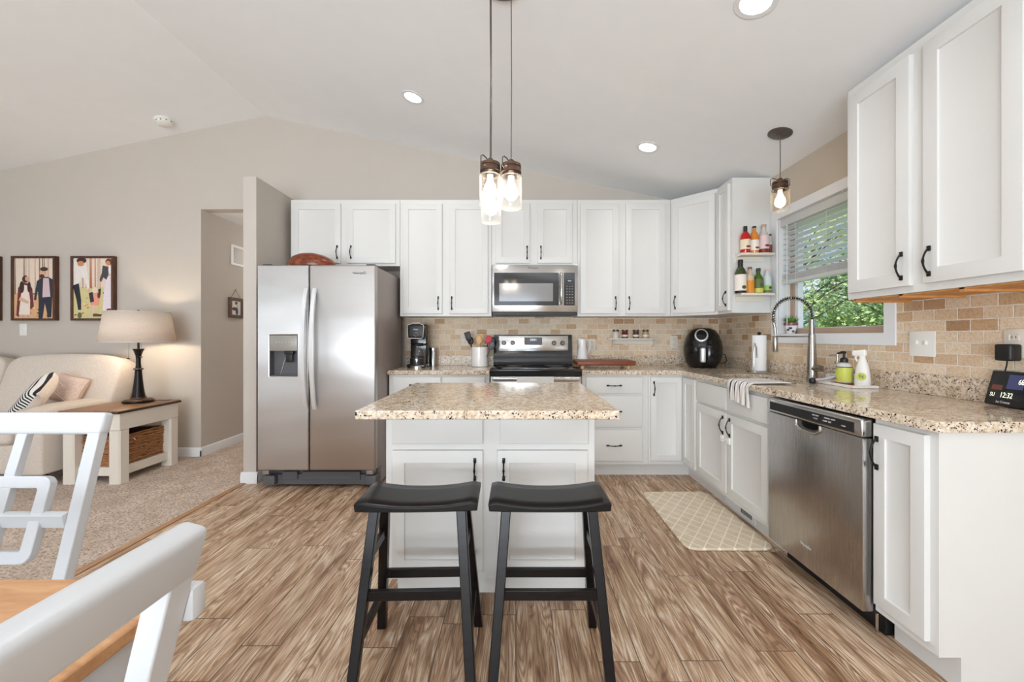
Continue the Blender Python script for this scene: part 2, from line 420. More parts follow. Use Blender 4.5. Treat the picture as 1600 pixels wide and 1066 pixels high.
def pillow(bm, w, h, t, n=16, mi_back=0, pinch=.12, crease=.004):
    # standing pillow in the xz plane, centre at origin, front towards -y
    for side in (-1, 1):
        g = []
        for j in range(n + 1):
            rw = []
            for i in range(n + 1):
                u, v = -1 + 2 * i / n, -1 + 2 * j / n
                k = (1 - u ** 4) * (1 - v ** 4)
                pu = u * (1 - pinch * (1 - v * v) * abs(u) ** 3 * .6); pv = v * (1 - pinch * (1 - u * u) * abs(v) ** 3 * .6)
                wob = crease * mnoise.noise(Vector((u * 2.5, v * 2.5, side)))
                rw.append(bm.verts.new((pu * w / 2, side * t / 2 * k ** .45 + wob * k, pv * h / 2)))
            g.append(rw)
        for j in range(n):
            for i in range(n):
                q = (g[j][i], g[j][i + 1], g[j + 1][i + 1], g[j + 1][i])
                f = bm.faces.new(q if side < 0 else q[::-1]); f.material_index = 0 if side < 0 else mi_back

def sheet(bm, rows, thick=.003, mi=0):
    # rows: grid of points -> thin solid cloth
    t = bmesh.new(); g = [[t.verts.new(p) for p in r] for r in rows]
    for a, b in zip(g, g[1:]):
        for i in range(len(a) - 1): t.faces.new((a[i], a[i + 1], b[i + 1], b[i]))
    bmesh.ops.recalc_face_normals(t, faces=list(t.faces)); bmesh.ops.solidify(t, geom=list(t.faces), thickness=thick)
    merge(bm, t, mi=mi)

def obj(name, bm, mat, parent=None, bevel=0.0, loc=(0, 0, 0), rot=(0, 0, 0), weld=False, label=None, smooth=40, seg=2):
    if weld: bmesh.ops.remove_doubles(bm, verts=list(bm.verts), dist=1e-5)
    bmesh.ops.recalc_face_normals(bm, faces=list(bm.faces))
    me = bpy.data.meshes.new(name); bm.to_mesh(me); bm.free()
    for m in (mat if isinstance(mat, (list, tuple)) else [mat]): me.materials.append(M[m] if isinstance(m, str) else m)
    me.polygons.foreach_set('use_smooth', [True] * len(me.polygons)); me.set_sharp_from_angle(angle=math.radians(smooth))
    o = bpy.data.objects.new(name, me); C.objects.link(o); o.location = loc; o.rotation_euler = rot
    if parent: o.parent = parent
    if bevel:
        b = o.modifiers.new('bevel', 'BEVEL'); b.width = bevel; b.segments = seg; b.limit_method = 'ANGLE'; b.angle_limit = math.radians(40); b.harden_normals = False
    if label: o['label'] = label
    return o

def thing(name, label, cat, loc=(0, 0, 0), rz=0.0, group=None, rot=None):
    o = bpy.data.objects.new(name, None); C.objects.link(o); o.location = loc
    o.rotation_euler = rot or (0, 0, rz); o.empty_display_size = .05
    return tag(o, label, cat, group)

def tag(o, label, cat, group=None):
    o['label'] = label; o['category'] = cat
    if group: o['group'] = group
    return o

def struct(name, bm, mat, label, cat, bevel=0.0, parent=None):
    o = obj(name, bm, mat, parent, bevel)
    if parent is None:
        o['kind'] = 'structure'; o['label'] = label; o['category'] = cat
    return o

def text(body, size, mat, parent, loc, rot=(PI / 2, 0, 0), name='logo', align='CENTER', sx=1.0, thick=.0004):
    c = bpy.data.curves.new('t', 'FONT'); c.body = body; c.size = size; c.align_x = align; c.align_y = 'CENTER'; c.extrude = thick
    t = bpy.data.objects.new('t', c); C.objects.link(t); bpy.context.view_layer.update()
    me = bpy.data.meshes.new_from_object(t.evaluated_get(bpy.context.evaluated_depsgraph_get()))
    bpy.data.objects.remove(t); bpy.data.curves.remove(c)
    me.name = name; me.materials.clear(); me.materials.append(M[mat]); me.transform(Matrix.Diagonal((sx, 1, 1, 1)))
    o = bpy.data.objects.new(name, me); C.objects.link(o); o.parent = parent; o.location = loc; o.rotation_euler = rot
    return o

def dup(root, loc, rz=None, label=None, group=None):
    r = root.copy(); C.objects.link(r); r.location = loc
    if rz is not None: r.rotation_euler = (0, 0, rz)
    if label: r['label'] = label
    if group: r['group'] = group
    for ch in list(root.children):
        c = ch.copy(); C.objects.link(c); c.parent = r
        for g in list(ch.children):
            d = g.copy(); C.objects.link(d); d.parent = c
    return r
B = bmesh.new
# ---------------------------------------------------------------- room shell
RX, YB = 2.035, 4.07          # right wall, back wall
PX, PZ, SL = -2.512, 3.409, .208   # ridge x, ridge height, slope
def ZC(x): return PZ - SL * abs(x - PX)
XL, YR = -7.06, -3.4
HX0, HX1, HZ = -3.148, -2.232, 2.475   # hall opening

bm = B(); box(bm, -2.2, RX + .12, YR - .1, YB + .1, -.1, 0)
struct('floor', bm, 'plank', 'brown wood-look plank floor of the kitchen', 'floor')
bm = B(); box(bm, XL - .1, -2.245, YR - .1, YB + 3.2, -.1, .004)
struct('floor_carpet', bm, 'carpet', 'beige speckled carpet of the living room left of the planks', 'carpet')
bm = B(); box(bm, -2.245, -2.2, YR - .1, 3.33, -.1, .007)
struct('trim_floor_transition', bm, m_wood('transition_oak', (150, 108, 74), (184, 140, 102), (9, 1.5, 9), .4), 'narrow wooden transition strip between carpet and planks', 'trim', .003)

bm = B()
prism(bm, [(XL, -.05), (HX0, -.05), (HX0, HZ), (HX1, HZ), (HX1, -.05), (RX, -.05), (RX, ZC(RX)), (PX, PZ), (XL, ZC(XL))], YB, YB + .12, 'xz')
struct('wall_back', bm, 'wall', 'greige gabled back wall behind cabinets and sofa', 'wall')
WY0, WY1, WZ0, WZ1 = 2.235, 3.15, 1.216, 2.105
bm = B()
prism(bm, [(YR, -.05), (YB + .12, -.05), (YB + .12, ZC(RX)), (YR, ZC(RX))], RX, RX + .16, 'yz', holes=[[(WY0, WZ0), (WY1, WZ0), (WY1, WZ1), (WY0, WZ1)]])
struct('wall_right', bm, 'wallr', 'warm beige right wall around the sink window', 'wall')
bm = B(); LW = [(-1.9, .6), (.7, .6), (.7, 2.2), (-1.9, 2.2)]
prism(bm, [(YR, -.05), (YB + .12, -.05), (YB + .12, ZC(XL)), (YR, ZC(XL))], XL - .12, XL, 'yz', holes=[LW])
struct('wall_left', bm, 'wall', 'greige left wall of the living room', 'wall')
bm = B()
prism(bm, [(XL, -.05), (RX, -.05), (RX, ZC(RX)), (PX, PZ), (XL, ZC(XL))], YR - .12, YR, 'xz', holes=[[(-2.8, .08), (.6, .08), (.6, 2.3), (-2.8, 2.3)]])
struct('wall_rear', bm, 'wall', 'greige rear wall with an added patio door opening', 'wall')
for nm, a, b in (('ceiling', PX, RX + .16), ('ceiling_left', XL - .12, PX)):
    bm = B(); za, zb = PZ - SL * abs(a - PX), PZ - SL * abs(b - PX)
    prism(bm, [(a, za), (b, zb), (b, zb + .1), (a, za + .1)], YR - .12, YB + .12, 'xz')
    struct(nm, bm, 'ceil', 'white vaulted ceiling, ' + ('kitchen' if nm == 'ceiling' else 'living room') + ' slope', 'ceiling')
# hall behind the opening
bm = B(); box(bm, HX0 - .12, HX0, YB + .12, YB + 3.1, -.05, HZ + .1); struct('wall_hall_left', bm, 'wall', 'greige left wall of the hallway', 'wall')
bm = B(); box(bm, HX1 + .0, HX1 + .12, YB + .12, YB + 3.1, -.05, HZ + .1); struct('wall_hall_right', bm, 'wall', 'greige right wall of the hallway', 'wall')
bm = B(); box(bm, HX0 - .12, HX1 + .12, YB + 3.1, YB + 3.2, -.05, HZ + .1); struct('wall_hall_end', bm, 'wall', 'greige end wall of the hallway', 'wall')
bm = B(); box(bm, HX0, HX1, YB + .12, YB + 3.1, HZ, HZ + .1); struct('ceiling_hall', bm, 'ceil', 'flat white hallway ceiling', 'ceiling')
# stub wall beside the refrigerator
bm = B(); box(bm, -2.232, -2.124, 3.33, YB, 0, 2.512)
struct('wall_stub', bm, 'wall', 'greige stub wall left of the refrigerator', 'wall', .004)

def baseboard(name, pts, label):
    # pts: polyline with room to its left side; profile sits towards 'n'
    bm = B()
    for (x0, y0, x1, y1, nx, ny) in pts:
        d = Vector((x1 - x0, y1 - y0, 0)); L = d.length; d.normalize(); n = Vector((nx, ny, 0))
        prof = [(0, 0), (.014, 0), (.014, .062), (.011, .068), (.011, .078), (.006, .088), (0, .092)]
        t = B(); prism(t, prof, 0, L, 'xy')
        mt = Matrix(((n.x, 0, d.x, x0), (n.y, 0, d.y, y0), (0, 1, 0, 0), (0, 0, 0, 1)))
        merge(bm, t, mt)
    return struct(name, bm, 'trim', label, 'baseboard')
baseboard('baseboard_back', [(XL, YB, HX0 + .014, YB, 0, -1)], 'white baseboard along the living room back wall')
baseboard('baseboard_hall', [(HX0, YB - .014, HX0, YB + 3.1, 1, 0)], 'white baseboard along the left hallway wall')
baseboard('baseboard_stub', [(-2.246, 3.33, -2.11, 3.33, 0, -1), (-2.232, 3.32, -2.232, YB, -1, 0), (-2.124, 3.32, -2.124, YB, 1, 0)], 'white baseboard around the stub wall end')

# tile
bm = B(); box(bm, -1.105, RX - .001, YB - .010, YB - .0005, 1.014, 1.42)
struct('wall_tile_back', bm, 'tilex', 'beige travertine tile backsplash on the back wall', 'backsplash')
bm = B()
prism(bm, [(1.0, 1.014), (YB - .011, 1.014), (YB - .011, 1.42), (3.221, 1.42), (3.221, 1.149), (2.165, 1.149), (2.165, 1.42), (1.0, 1.42)], RX - .010, RX - .0005, 'yz')
struct('wall_tile_right', bm, 'tiley', 'beige travertine tile backsplash on the right wall', 'backsplash')

# window over the sink
bm = B(); T = .07
prism(bm, [(WY0 - T, WZ0 - T + .003), (WY1 + T, WZ0 - T + .003), (WY1 + T, WZ1 + T), (WY0 - T, WZ1 + T)], RX - .018, RX - .0003, 'yz', holes=[[(WY0, WZ0), (WY1, WZ0), (WY1, WZ1), (WY0, WZ1)]])
win = struct('window_1', bm, 'trim', 'white trimmed sink window with tan vinyl frame', 'window', .003)
bm = B(); j = .004
box(bm, RX, RX + .16, WY0, WY0 + j, WZ0, WZ1); box(bm, RX, RX + .16, WY1 - j, WY1, WZ0, WZ1)
box(bm, RX, RX + .16, WY0, WY1, WZ1 - j, WZ1); box(bm, RX, RX + .16, WY0, WY1, WZ0, WZ0 + j)
obj('jamb', bm, 'trim', win)
def ringbox(bm, x0, x1, a0, a1, b0, b1, w, wb=None):
    prism(bm, [(a0, b0), (a1, b0), (a1, b1), (a0, b1)], x0, x1, 'yz', holes=[[(a0 + w, b0 + (wb or w)), (a1 - w, b0 + (wb or w)), (a1 - w, b1 - w), (a0 + w, b1 - w)]])
bm = B(); ringbox(bm, RX + .085, RX + .15, WY0 + j, WY1 - j, WZ0 + j, WZ1 - j, .032, .04); obj('outer_frame', bm, 'tan', win, label='tan outer window frame')
bm = B(); ringbox(bm, RX + .1, RX + .14, WY0 + .036, WY1 - .036, WZ0 + .044, WZ1 - .036, .035, .004); obj('sash', bm, 'trim', win)
bm = B(); box(bm, RX + .118, RX + .122, WY0 + .07, WY1 - .07, WZ0 + .047, WZ1 - .07); obj('pane', bm, 'pane', win)

# blind
bl = thing('window_blind', 'white slatted blind half raised in the sink window', 'blind', (RX + .045, (WY0 + WY1) / 2, 1.6))
hw = (WY1 - WY0) / 2 - .012; zb = 1.6
bm = B(); box(bm, -.04, .035, -hw, hw, 2.04 - zb, 2.099 - zb); obj('headrail', bm, 'blind', bl, .002)
for k in range(9):
    bm = B(); z = 1.70 + k * .0405 - zb
    obox(bm, (0, 0, z), Matrix.Rotation(math.radians(13), 3, 'Y'), .025, hw - .004, .0014)
    obj('slat', bm, 'blind', bl)
bm = B()
for k in range(9): box(bm, -.025, .025, -hw + .004, hw - .004, .028 + k * .0052, .0315 + k * .0052)
obj('stacked_slats', bm, 'blind', bl)
bm = B(); box(bm, -.027, .027, -hw + .002, hw - .002, 0, .026); obj('bottom_rail', bm, 'blind', bl, .003)
bm = B()
for yy in (-.3, 0, .3):
    bm = B(); tube(bm, [(-.0265, yy, .02), (-.0265, yy, 2.05 - zb), (.0265, yy, 2.05 - zb), (.0265, yy, .02)], .0013, 5); obj('ladder_cord', bm, 'blind', bl)
bm = B(); tube(bm, [(-.036, hw - .07, 2.05 - zb), (-.038, hw - .072, 1.5 - zb), (-.036, hw - .07, 1.23 - zb)], .0035, 6); obj('wand', bm, 'blind', bl)

# unseen rear patio door and left window frames, added as openings for daylight
bm = B()
for x0, x1 in ((-2.8, -2.72), (-1.14, -1.06), (.52, .6)): box(bm, x0, x1, YR - .1, YR - .03, .08, 2.3)
box(bm, -2.8, .6, YR - .1, YR - .03, .08, .2); box(bm, -2.8, .6, YR - .1, YR - .03, 2.2, 2.3)
struct('door_1', bm, 'trim', 'unseen white sliding patio door added behind the viewer', 'door')
bm = B(); ringbox(bm, XL - .1, XL - .03, -1.9, .7, .6, 2.2, .07); box(bm, XL - .1, XL - .03, -.64, -.56, .6, 2.2)
struct('window_2', bm, 'trim', 'unseen white living room window added in the left wall', 'window')

# ---------------------------------------------------------------- cabinets
def door_mesh(w, h, t=.02, rail=.055, panel=True):
    bm = B()
    def loop(x0, x1, z0, z1, y): return [bm.verts.new(p) for p in ((x0, y, z0), (x1, y, z0), (x1, y, z1), (x0, y, z1))]
    def join(a, b):
        for i in range(4): bm.faces.new((a[i], a[(i + 1) % 4], b[(i + 1) % 4], b[i]))
    L = [loop(0, w, 0, h, 0), loop(0, w, 0, h, -t + .004), loop(.0015, w - .0015, .0015, h - .0015, -t + .001), loop(.005, w - .005, .005, h - .005, -t)]
    if panel:
        r = rail
        L += [loop(r, w - r, r, h - r, -t), loop(r + .002, w - r - .002, r + .002, h - r - .002, -t + .007), loop(r + .006, w - r - .006, r + .006, h - r - .006, -t + .009)]
    for a, b in zip(L, L[1:]): join(a, b)
    bm.faces.new(L[-1]); bm.faces.new(L[0][::-1])
    return bm
def handle_mesh(L=.12, horiz=False):
    bm = B(); pts, rs = [], []
    for i in range(17):
        u = -1 + 2 * i / 16
        pts.append((0, -.004 - .024 * math.cos(u * PI / 2) ** .75 if abs(u) < 1 else -.004, u * (L / 2 - .008)))
        rs.append(.0035 + .0022 * math.exp(-(u * 7) ** 2) + .002 * abs(u) ** 6)
    tube(bm, pts, rs, 8)
    for s in (-1, 1): rbox(bm, -.0065, .0065, -.008, 0, s * (L / 2 - .008) - .011, s * (L / 2 - .008) + .011, .002, 2)
    if horiz: bmesh.ops.rotate(bm, verts=list(bm.verts), cent=(0, 0, 0), matrix=Matrix.Rotation(PI / 2, 3, 'Y'))
    return bm
HM = {}
def handle(parent, x, z, L=.12, horiz=False, y=-.02):
    k = (L, horiz)
    if k not in HM:
        o = obj('handle', handle_mesh(L, horiz), 'bronze', parent); HM[k] = o.data
    else:
        o = bpy.data.objects.new('handle', HM[k]); C.objects.link(o); o.parent = parent
    o.location = (x, y, z); return o
def add_door(root, x0, x1, z0, z1, hx=None, hz=None, L=.12, name='door', panel=True, zr=0.0, horiz=False, rail=.055):
    d = obj(name, door_mesh(x1 - x0, z1 - z0, panel=panel, rail=rail), 'cab', root, loc=(x0, 0, z0 - zr))
    if hx is not None: handle(d, hx - x0, hz - z0, L, horiz)
    return d
def cabinet(name, label, cat, org, rz, w, depth, z0, z1, toe=False, group=None, open_bottom=False):
    base = 0 if toe else z0
    r = thing(name, label, cat, (org[0], org[1], base), rz, group); r['z0'] = 0.0
    bm = B(); box(bm, 0, w, 0, depth, z0 - base, z1 - base)
    if toe: box(bm, .0, w, .075, depth, 0, z0 + .002)
    obj('body', bm, 'cab', r)
    del r['z0']
    return r, base
UG, BG_ = 'white upper kitchen cabinets', 'white base kitchen cabinets'
yU, yF = 3.75, 3.46
g = .0015
def upper(label, x0, x1, z0, doors, depth=.32):
    r, zb = cabinet('wall_cabinet', label, 'cabinet', (x0 + g, yU), 0, x1 - x0 - 2 * g, YB - yU - .001, z0, 2.46)
    for (a, b, c, d, hx, hz) in doors: add_door(r, a - x0 - g, b - x0 - g, c, d, hx - x0 - g, hz, zr=zb)
    return r
upper('short white wall cabinet above the stainless refrigerator', -2.073, -1.067, 1.85, [(-2.047, -1.607, 1.875, 2.422, -1.637, 1.974), (-1.548, -1.105, 1.875, 2.422, -1.511, 1.974)])
upper('tall white two-door wall cabinet above the coffee maker', -1.067, -.224, 1.388, [(-1.039, -.676, 1.41, 2.422, -.711, 1.506), (-.61, -.255, 1.41, 2.422, -.587, 1.506)])
upper('short white two-door wall cabinet directly above the microwave', -.224, .566, 1.85, [(-.184, .129, 1.875, 2.422, .103, 1.97), (.199, .52, 1.875, 2.422, .229, 1.97)])
upper('tall white two-door wall cabinet right of the microwave', .566, 1.425, 1.388, [(.592, .944, 1.41, 2.422, .913, 1.506), (1.008, 1.371, 1.41, 2.422, 1.038, 1.506)])
# diagonal corner cabinet
XU = 1.715
r = thing('corner_wall_cabinet', 'white diagonal corner wall cabinet above the air fryer', 'cabinet', (1.427, yU, 1.388))
bm = B(); prism(bm, [(0, 0), (.288, -.288), (.606, -.288), (.606, .318), (0, .318)], 0, 2.46 - 1.388, 'xy'); obj('body', bm, 'cab', r)
d = obj('door', door_mesh(.372, 1.012), 'cab', r, loc=(.0145, -.0145, .022), rot=(0, 0, -PI / 4)); handle(d, .03, .1)
# narrow right-wall cabinet with open shelves on its end
r, zb = cabinet('narrow_wall_cabinet', 'narrow white wall cabinet beside the window, bottle shelves on its end', 'cabinet', (XU, yF - g), -PI / 2, .232, RX - XU - .001, 1.388, 2.46)
add_door(r, .02, .2, 1.41, 2.425, .175, 1.506, zr=zb, rail=.045)
# big cabinets at the right
r, zb = cabinet('wall_cabinet', 'large white two-door wall cabinet at the right edge, above the switch plate', 'cabinet', (XU, 2.10), -PI / 2, .77, RX - XU - .001, 1.388, 2.46)
add_door(r, .018, .344, 1.418, 2.415, .312, 1.507, zr=zb, rail=.06)
add_door(r, .402, .739, 1.418, 2.415, .432, 1.507, zr=zb, rail=.06)
bm = B(); box(bm, .02, .75, .015, .29, -.006, -.0005)
for xx in (.0, .25, .5, .735): box(bm, .012 + xx, .03 + xx, .015, .3, -.016, -.0005)
obj('underside', bm, 'oakraw', r, label='unpainted orange oak underside')

ZB = .115
def basecab(label, org, rz, w, depth=.61):
    return cabinet('base_cabinet', label, 'cabinet', org, rz, w, depth - .001, ZB, .876, True)
r, _ = basecab('white base cabinet between refrigerator and range, under the coffee maker', (-1.076, yF), 0, .852)
for a, b in ((-1.038, -.635), (-.623, -.262)):
    add_door(r, a + 1.076, b + 1.076, .72, .857, (a + b) / 2 + 1.08, .79, .13, 'drawer', False, horiz=True)
    add_door(r, a + 1.076, b + 1.076, .148, .70, (b - .04 if a < -.7 else a + .04) + 1.08, .6)
r, _ = basecab('white base cabinet with three stacked drawers right of the range', (.562, yF), 0, 1.125 - .562 - g)
for c, d, hz in ((.719, .857, .786), (.434, .698, .566), (.148, .41, .279)):
    add_door(r, .594 - .562, 1.069 - .562, c, d, .831 - .562, hz, .125, 'drawer', False, horiz=True)
XF = 1.425
r = thing('corner_base_cabinet', 'white corner base cabinet with bifold doors below the air fryer', 'cabinet', (1.125, yF, 0))
bm = B(); q = XF - 1.125
prism(bm, [(0, 0), (q, 0), (q, -.278), (.908, -.278), (.908, .608), (0, .608)], ZB, .876, 'xy')
prism(bm, [(0, .075), (q + .075, .075), (q + .075, -.278), (.908, -.278), (.908, .608), (0, .608)], 0, ZB + .002, 'xy')
obj('body', bm, 'cab', r)
d = add_door(r, .016, .281, .148, .857, .042, .76, rail=.05)
d = obj('door', door_mesh(.236, .709, rail=.05), 'cab', r, loc=(q, -.024, .148), rot=(0, 0, -PI / 2))
SY0, SY1 = 3.18, 2.25
r = thing('sink_base_cabinet', 'white two-door sink base cabinet behind the hanging striped towel', 'cabinet', (XF, SY0, 0), -PI / 2)
bm = B(); w = SY0 - SY1
box(bm, 0, w, 0, .02, ZB, .876); box(bm, 0, .018, .02, .608, ZB, .876); box(bm, w - .018, w, .02, .608, ZB, .876); box(bm, 0, w, .02, .608, ZB, ZB + .018); box(bm, 0, w, .59, .608, ZB, .876)
box(bm, 0, w, .075, .1, 0, ZB + .002)
obj('body', bm, 'cab', r)
def sy(y): return SY0 - y
add_door(r, sy(3.165), sy(2.728), .705, .853, name='drawer_front', panel=False); add_door(r, sy(2.708), sy(2.276), .705, .853, name='drawer_front', panel=False)
add_door(r, sy(3.165), sy(2.728), .148, .685, sy(2.76), .60); add_door(r, sy(2.708), sy(2.276), .148, .685, sy(2.672), .60)
lt = thing('child_safety_latch', 'white plastic child latch strapped across the sink cabinet handles', 'latch', (XF - .02, 2.717, .49), -PI / 2)
bm = B(); rbox(bm, -.062, -.022, -.014, -.0008, .0, .042, .004); rbox(bm, .022, .062, -.014, -.0008, -.0, .042, .004); rbox(bm, -.03, .03, -.012, -.004, .012, .03, .003); obj('strap', bm, 'wplastic', lt)
# dishwasher bay is 2.235 .. 1.622 ; end cabinet
KY0, KY1 = 1.612, 1.375
r, _ = basecab('narrow white base cabinet right of the dishwasher, end of the run', (XF, KY0), -PI / 2, KY0 - KY1)
bm = B(); prism(bm, [(0, ZB), (.075, ZB), (.075, 0), (.607, 0), (.607, .876), (0, .876)], KY0 - KY1, KY0 - KY1 + .004, 'yz'); obj('end_panel', bm, 'cab', r)
add_door(r, .01, KY0 - 1.4, .148, .857, .03, .745, .125, rail=.05)

# toe-kick register
rg = thing('floor_register', 'white metal air register in the toe kick under the sink', 'vent', (XF + .075, 2.9, .02), -PI / 2)
bm = B(); box(bm, 0, .36, -.006, -.0005, 0, .075); obj('cover', bm, 'trim', rg, .002)
bm = B()
for k in range(9): box(bm, .2 + k * .0145, .208 + k * .0145, -.0075, -.0055, .014, .062)
obj('grille', bm, 'printd', rg, label='dark slotted grille')

# countertops
def arc(cx, cy, r, a0, a1, n=6): return [(cx + r * math.cos(math.radians(a0 + (a1 - a0) * i / n)), cy + r * math.sin(math.radians(a0 + (a1 - a0) * i / n))) for i in range(n + 1)]
ZT0, ZT1 = .8775, .914
ct = thing('countertop', 'L-shaped speckled beige granite countertop running from range to window side', 'countertop', (1.4, 3.4, ZT0))
def L_(pts): return [(x - 1.4, y - 3.4) for x, y in pts]
SX0, SX1, SKY0, SKY1 = 1.51, 1.865, 2.47, 3.06
hole = arc(SX0 + .1, SKY0 + .1, .1, 180, 270) + arc(SX1 - .1, SKY0 + .1, .1, 270, 360) + arc(SX1 - .1, SKY1 - .1, .1, 0, 90) + arc(SX0 + .1, SKY1 - .1, .1, 90, 180)
outer = [(.56, YB - .001), (.56, 3.43)] + [(1.395, 3.43)] + arc(1.42, 1.375, .025, 180, 270, 4) + [(RX - .001, 1.35), (RX - .001, YB - .001)]
bm = B(); prism(bm, L_(outer), 0, ZT1 - ZT0, 'xy', holes=[L_(hole)]); obj('slab', bm, 'granite', ct, .004)
bm = B(); prism(bm, L_([(.56, YB - .001), (.56, YB - .022), (RX - .022, YB - .022), (RX - .022, 1.36), (RX - .001, 1.36), (RX - .001, YB - .001)]), ZT1 - ZT0, 1.014 - ZT0, 'xy'); obj('backsplash', bm, 'granitev', ct, .002)
ct2 = thing('countertop', 'short granite countertop left of the range, under the coffee maker', 'countertop', (-.65, 3.43, ZT0))
bm = B(); prism(bm, [(-.434, 0), (.428, 0), (.428, .639), (-.434, .639)], 0, ZT1 - ZT0, 'xy'); obj('slab', bm, 'granite', ct2, .004)
bm = B(); box(bm, -.434, .428, .618, .639, ZT1 - ZT0, 1.014 - ZT0); obj('backsplash', bm, 'granitev', ct2, .002)
# sink
sk = thing('sink', 'undermount stainless steel sink bowl sunk in the granite', 'sink', ((SX0 + SX1) / 2, (SKY0 + SKY1) / 2, .70))
bm = B(); cx, cy = (SX0 + SX1) / 2, (SKY0 + SKY1) / 2
def rr(x0, x1, y0, y1, r): return [(x - cx, y - cy) for x, y in arc(x0 + r, y0 + r, r, 180, 270) + arc(x1 - r, y0 + r, r, 270, 360) + arc(x1 - r, y1 - r, r, 0, 90) + arc(x0 + r, y1 - r, r, 90, 180)]
levels = [(-.012, .176, .11), (.0, .176, .1), (.0, .165, .1), (.008, .03, .09), (.03, .005, .07), (.1, 0, .04)]
rings = []
for ins, z, rad in levels:
    rings.append([bm.verts.new((x, y, z)) for x, y in rr(SX0 + ins, SX1 - ins, SKY0 + ins, SKY1 - ins, max(rad, .03))])
for a, b in zip(rings, rings[1:]):
    for i in range(len(a)): bm.faces.new((a[i], a[(i + 1) % len(a)], b[(i + 1) % len(b)], b[i]))
bm.faces.new(rings[-1])
o = obj('basin', bm, 'steelp', sk); sm = o.modifiers.new('s', 'SOLIDIFY'); sm.thickness = .002; sm.offset = -1

# ---------------------------------------------------------------- island
isl = thing('kitchen_island', 'white two-door kitchen island with handles facing the black stools', 'island', (-.1145, 1.828, 0))
bm = B(); hw = .4685
box(bm, -hw, hw, 0, .61, .108, .876); box(bm, -hw + .03, hw - .03, .075, .54, 0, .11); obj('body', bm, 'cab', isl, .002)
def ix(x): return x + .1145
add_door(isl, ix(-.551), ix(-.147), .72, .862, name='drawer_front', panel=False); add_door(isl, ix(-.071), ix(.323), .72, .862, name='drawer_front', panel=False)
add_door(isl, ix(-.551), ix(-.147), .148, .691, ix(-.182), .608, .095); add_door(isl, ix(-.083), ix(.320), .148, .691, ix(-.054), .608, .095)
it = tag(None or (lambda b: (prism(b, [(-.616, 1.554), (.397, 1.554), (.397, 2.507), (-.616, 2.507)], .0, .0345, 'xy'), obj('island_top', b, 'granite', None, .005, seg=3))[1])(B()), 'rectangular granite slab on the white island', 'countertop')
it.location = (0, 0, .8795)
for v in it.data.vertices: pass

# ---------------------------------------------------------------- refrigerator
fr = thing('refrigerator', 'stainless side-by-side refrigerator with a water dispenser', 'refrigerator', (-1.543, 3.15, 0))
def fx(x): return x + 1.543
bm = B(); rbox(bm, fx(-1.995), fx(-1.09), .075, .72, .158, 1.748, .006, 2); box(bm, fx(-1.99), fx(-1.095), .165, .715, .022, .17); obj('body', bm, 'fridge_side', fr)
bm = B(); rbox(bm, fx(-1.598), fx(-1.088), 0, .068, .162, 1.754, .012, 3); rd = obj('door', bm, 'steel', fr)
dx0, dx1, dz0, dz1 = fx(-1.907), fx(-1.689), .893, 1.21
bm = B()
prism(bm, [(fx(-1.997), .162), (fx(-1.605), .162), (fx(-1.605), 1.754), (fx(-1.997), 1.754)], 0, .068, 'xz', holes=[[(dx0, dz0), (dx1, dz0), (dx1, dz1), (dx0, dz1)]])
ld = obj('door', bm, 'steel', fr, .008, seg=3)
for hx in (-1.618, -1.553):
    bm = B(); rows = []
    n = 24
    for i in range(n + 1):
        u = -1 + 2 * i / n; z = 1.105 + u * .468; y = -.012 - .062 * (1 - u * u) ** .8
        rows.append((z, y))
    t = B(); rings = []
    for z, y in rows: rings.append([t.verts.new(p) for p in ((-.014, y, z), (.014, y, z), (.014, y + .018, z), (-.014, y + .018, z))])
    for a, b in zip(rings, rings[1:]):
        for k in range(4): t.faces.new((a[k], a[(k + 1) % 4], b[(k + 1) % 4], b[k]))
    t.faces.new(rings[0][::-1]); t.faces.new(rings[-1]); merge(bm, t)
    box(bm, -.013, .013, -.008, .002, .638, .665); box(bm, -.013, .013, -.008, .002, 1.545, 1.572)
    obj('handle', bm, 'handle_al', ld if hx < -1.6 else rd, loc=(fx(hx), 0, 0), label='long bowed satin handle')
dp = obj('dispenser', (lambda b: (box(b, dx0, dx1, .055, .066, dz0, 1.1), box(b, dx0, dx0 + .003, .0, .06, dz0, dz1), box(b, dx1 - .003, dx1, .0, .06, dz0, dz1), box(b, dx0, dx1, .0, .06, dz0, dz0 + .006), b)[-1])(B()), 'grey', fr, label='dark grey recessed dispenser well')
bm = B(); rbox(bm, dx0 + .003, dx1 - .003, -.003, .05, 1.088, dz1 - .001, .004, 2); obj('control_panel', bm, 'lgrey', dp)
bm = B(); mx = (dx0 + dx1) / 2 + .03
rbox(bm, mx - .035, mx + .035, .015, .05, 1.062, 1.09, .005, 2); rbox(bm, mx - .026, mx + .026, .02, .03, 1.0, 1.065, .004, 2); obj('paddle', bm, 'blackm', dp)
bm = B(); tube(bm, [(dx0 + .058, .05, .905), (dx0 + .1, .045, 1.035)], .0025, 6); obj('lever', bm, 'handle_al', dp)
bm = B()
for k in range(6): box(bm, dx0 + .055 + k * .0235, dx0 + .059 + k * .0235, -.0036, -.0028, 1.155, 1.158)
obj('buttons', bm, 'printw', dp)
bm = B(); box(bm, fx(-1.98), fx(-1.11), .1, .14, .018, .1); rbox(bm, fx(-1.99), fx(-1.9), .05, .13, .03, .105, .008); rbox(bm, fx(-1.19), fx(-1.1), .05, .13, .03, .105, .008)
box(bm, fx(-1.86), fx(-1.74), .09, .12, .06, .125); box(bm, fx(-1.7), fx(-1.24), .09, .11, .06, .125); box(bm, fx(-1.96), fx(-1.12), .12, .14, .1, .155)
